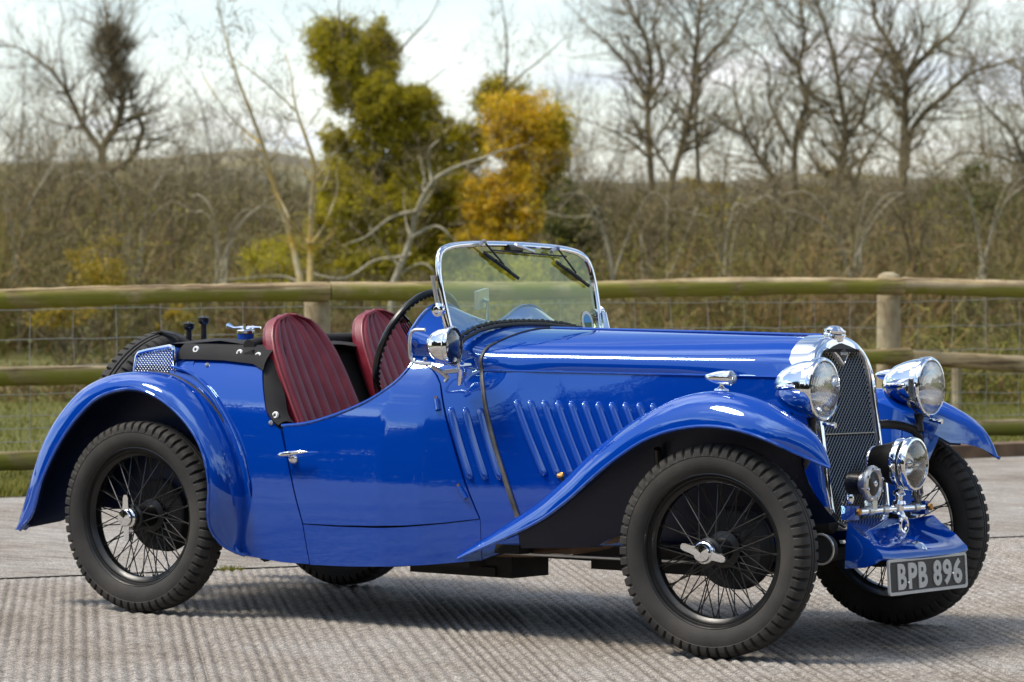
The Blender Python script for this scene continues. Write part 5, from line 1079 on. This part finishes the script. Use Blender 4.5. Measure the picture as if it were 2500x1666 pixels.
for px, py, a_, b_, n in ((775, 105, 68, 66, 4200), (872, 118, 48, 68, 2600), (795, 205, 58, 52, 2300), (880, 215, 60, 48, 2000), (960, 245, 58, 50, 2000), (840, 290, 40, 42, 900), (915, 320, 95, 62, 4000), (1010, 300, 60, 40, 1500), (830, 395, 62, 55, 2200), (930, 410, 85, 60, 3400), (800, 490, 60, 75, 3000), (890, 505, 75, 70, 3000), (985, 500, 70, 80, 3400), (1040, 400, 70, 70, 2600), (860, 590, 110, 50, 3600), (1010, 590, 90, 50, 2800), (1150, 225, 68, 45, 2200), (1275, 330, 50, 95, 2600), (1250, 420, 55, 55, 1900), (660, 595, 95, 52, 3400), (1150, 600, 80, 40, 1800), (770, 430, 55, 60, 1700), (742, 525, 48, 62, 1600), (1062, 480, 55, 70, 1900), (960, 345, 62, 52, 1600), (862, 252, 52, 46, 1300), (1090, 335, 52, 56, 1500), (1060, 560, 80, 60, 2000), (930, 470, 80, 60, 2000), (805, 165, 52, 50, 1500), (835, 245, 60, 48, 1600), (880, 170, 45, 50, 1200), (775, 330, 48, 45, 1100)):
    clump(px, py, a_, b_, 'leaf_olive', int(n*1.35), rng.normal(0, .25))
for px, py, a_, b_, n in ((1195, 270, 92, 62, 3600), (1225, 350, 85, 60, 3000), (1160, 330, 55, 50, 1500), (1180, 420, 70, 45, 1700), (1110, 460, 62, 58, 2300), (1190, 490, 80, 48, 2500), (1140, 545, 85, 42, 2200)):
    clump(px, py, a_, b_, 'leaf_orange', n, -.55)
for px, py, a_, b_, n in ((1325, 515, 78, 70, 4200), (1345, 500, 50, 55, 2200), (1300, 590, 70, 40, 1600), (1290, 460, 40, 40, 800)): clump(px, py, a_, b_, 'leaf_dark', n, -1.2)
leaves(low_leaves(16000, -300, 2900, 26, 31, 760, 1020), .022, 'leaf_dark', 'bramble_leaves', None, kind='stuff', label='dark bramble leaves low in the field hedge', cat='bramble')
leaves(low_leaves(9000, -300, 2900, 40, 52, 520, 760), .028, 'leaf_olive', 'hedge_leaves', None, kind='stuff', label='scattered olive leaves through the scrub', cat='scrub')
def shrub(name, label, px, py, d, rx_, ry_, m, n):
    c = at(px, py, d); b0 = Vector((c.x, c.y, 0)); root = empty(name, b0, label=label, cat='shrub')
    r1, r2 = rx_/FPX*d, ry_/FPX*d; out = []
    for _ in range(9): grow((0, 0, -.05), Vector(rng.normal(0, .35, 3))+Vector((0, 0, 1)), max(c.z+r2*.6, .3), .012, 1, out, .3)
    g = G(); [g.tube(P, Rr, 4, cap=False) for P, Rr, lv in out]; obj('stem', g, 'bark', root, 60)
    leaves(ball(c-b0, r1, r1, r2, n), .026 if d < 80 else .08, m, 'foliage', root, kind='stuff')
shrub('shrub', 'dull golden shrub showing above the top rail', 245, 655, 35, 85, 75, 'leaf_gold', 1700)
shrub('shrub', 'low golden shrub seen through the netting below the rail', 165, 770, 33, 100, 50, 'leaf_gold', 1200)
shrub('shrub', 'small yellow shrub behind the spare wheel', 425, 775, 32, 40, 40, 'leaf_gold', 350)
shrub('shrub', 'olive green shrub under the lichened stems', 670, 655, 39, 95, 62, 'leaf_olive', 1500)
shrub('shrub', 'dark olive shrub seen through the windscreen', 1280, 700, 34, 160, 90, 'leaf_olive', 1800)
for k_, (px, py, d, a_, b_) in enumerate(((1690, 450, 150, 40, 24), (1755, 462, 140, 34, 18), (2035, 428, 160, 42, 30), (2350, 455, 150, 60, 22), (1985, 470, 120, 50, 22))):
    shrub('golden_tree', ('sunlit golden tree on the far slope beyond the leaning tree', 'small golden bush on the far slope beside the S-bent trunk', 'rounded golden tree behind the V-shaped trunk', 'wide golden thicket beyond the tallest bare tree', 'low golden bush at the foot of the far slope')[k_], px, py, d, a_, b_, 'leaf_gold', 900)
# woodland and hedge on the viewer's side of the yard, mirrored in the paint and chrome
def behind(n):
    th = rng.uniform(-2.75, .55, n); r = rng.uniform(31, 37, n); top = 8.6+1.5*np.sin(th*7)+1.4*np.sin(th*17+1)+1.1*np.sin(th*41)+rng.exponential(.6, n)
    return np.stack([3+r*np.cos(th), -2+r*np.sin(th), top*rng.uniform(0, 1, n)**.9], -1)
brush('woodland', 90000, behind, (.5, 1.8), .085, 'twig_dark', .7, 'leafless woodland edge across the yard behind the viewer', 'woodland')
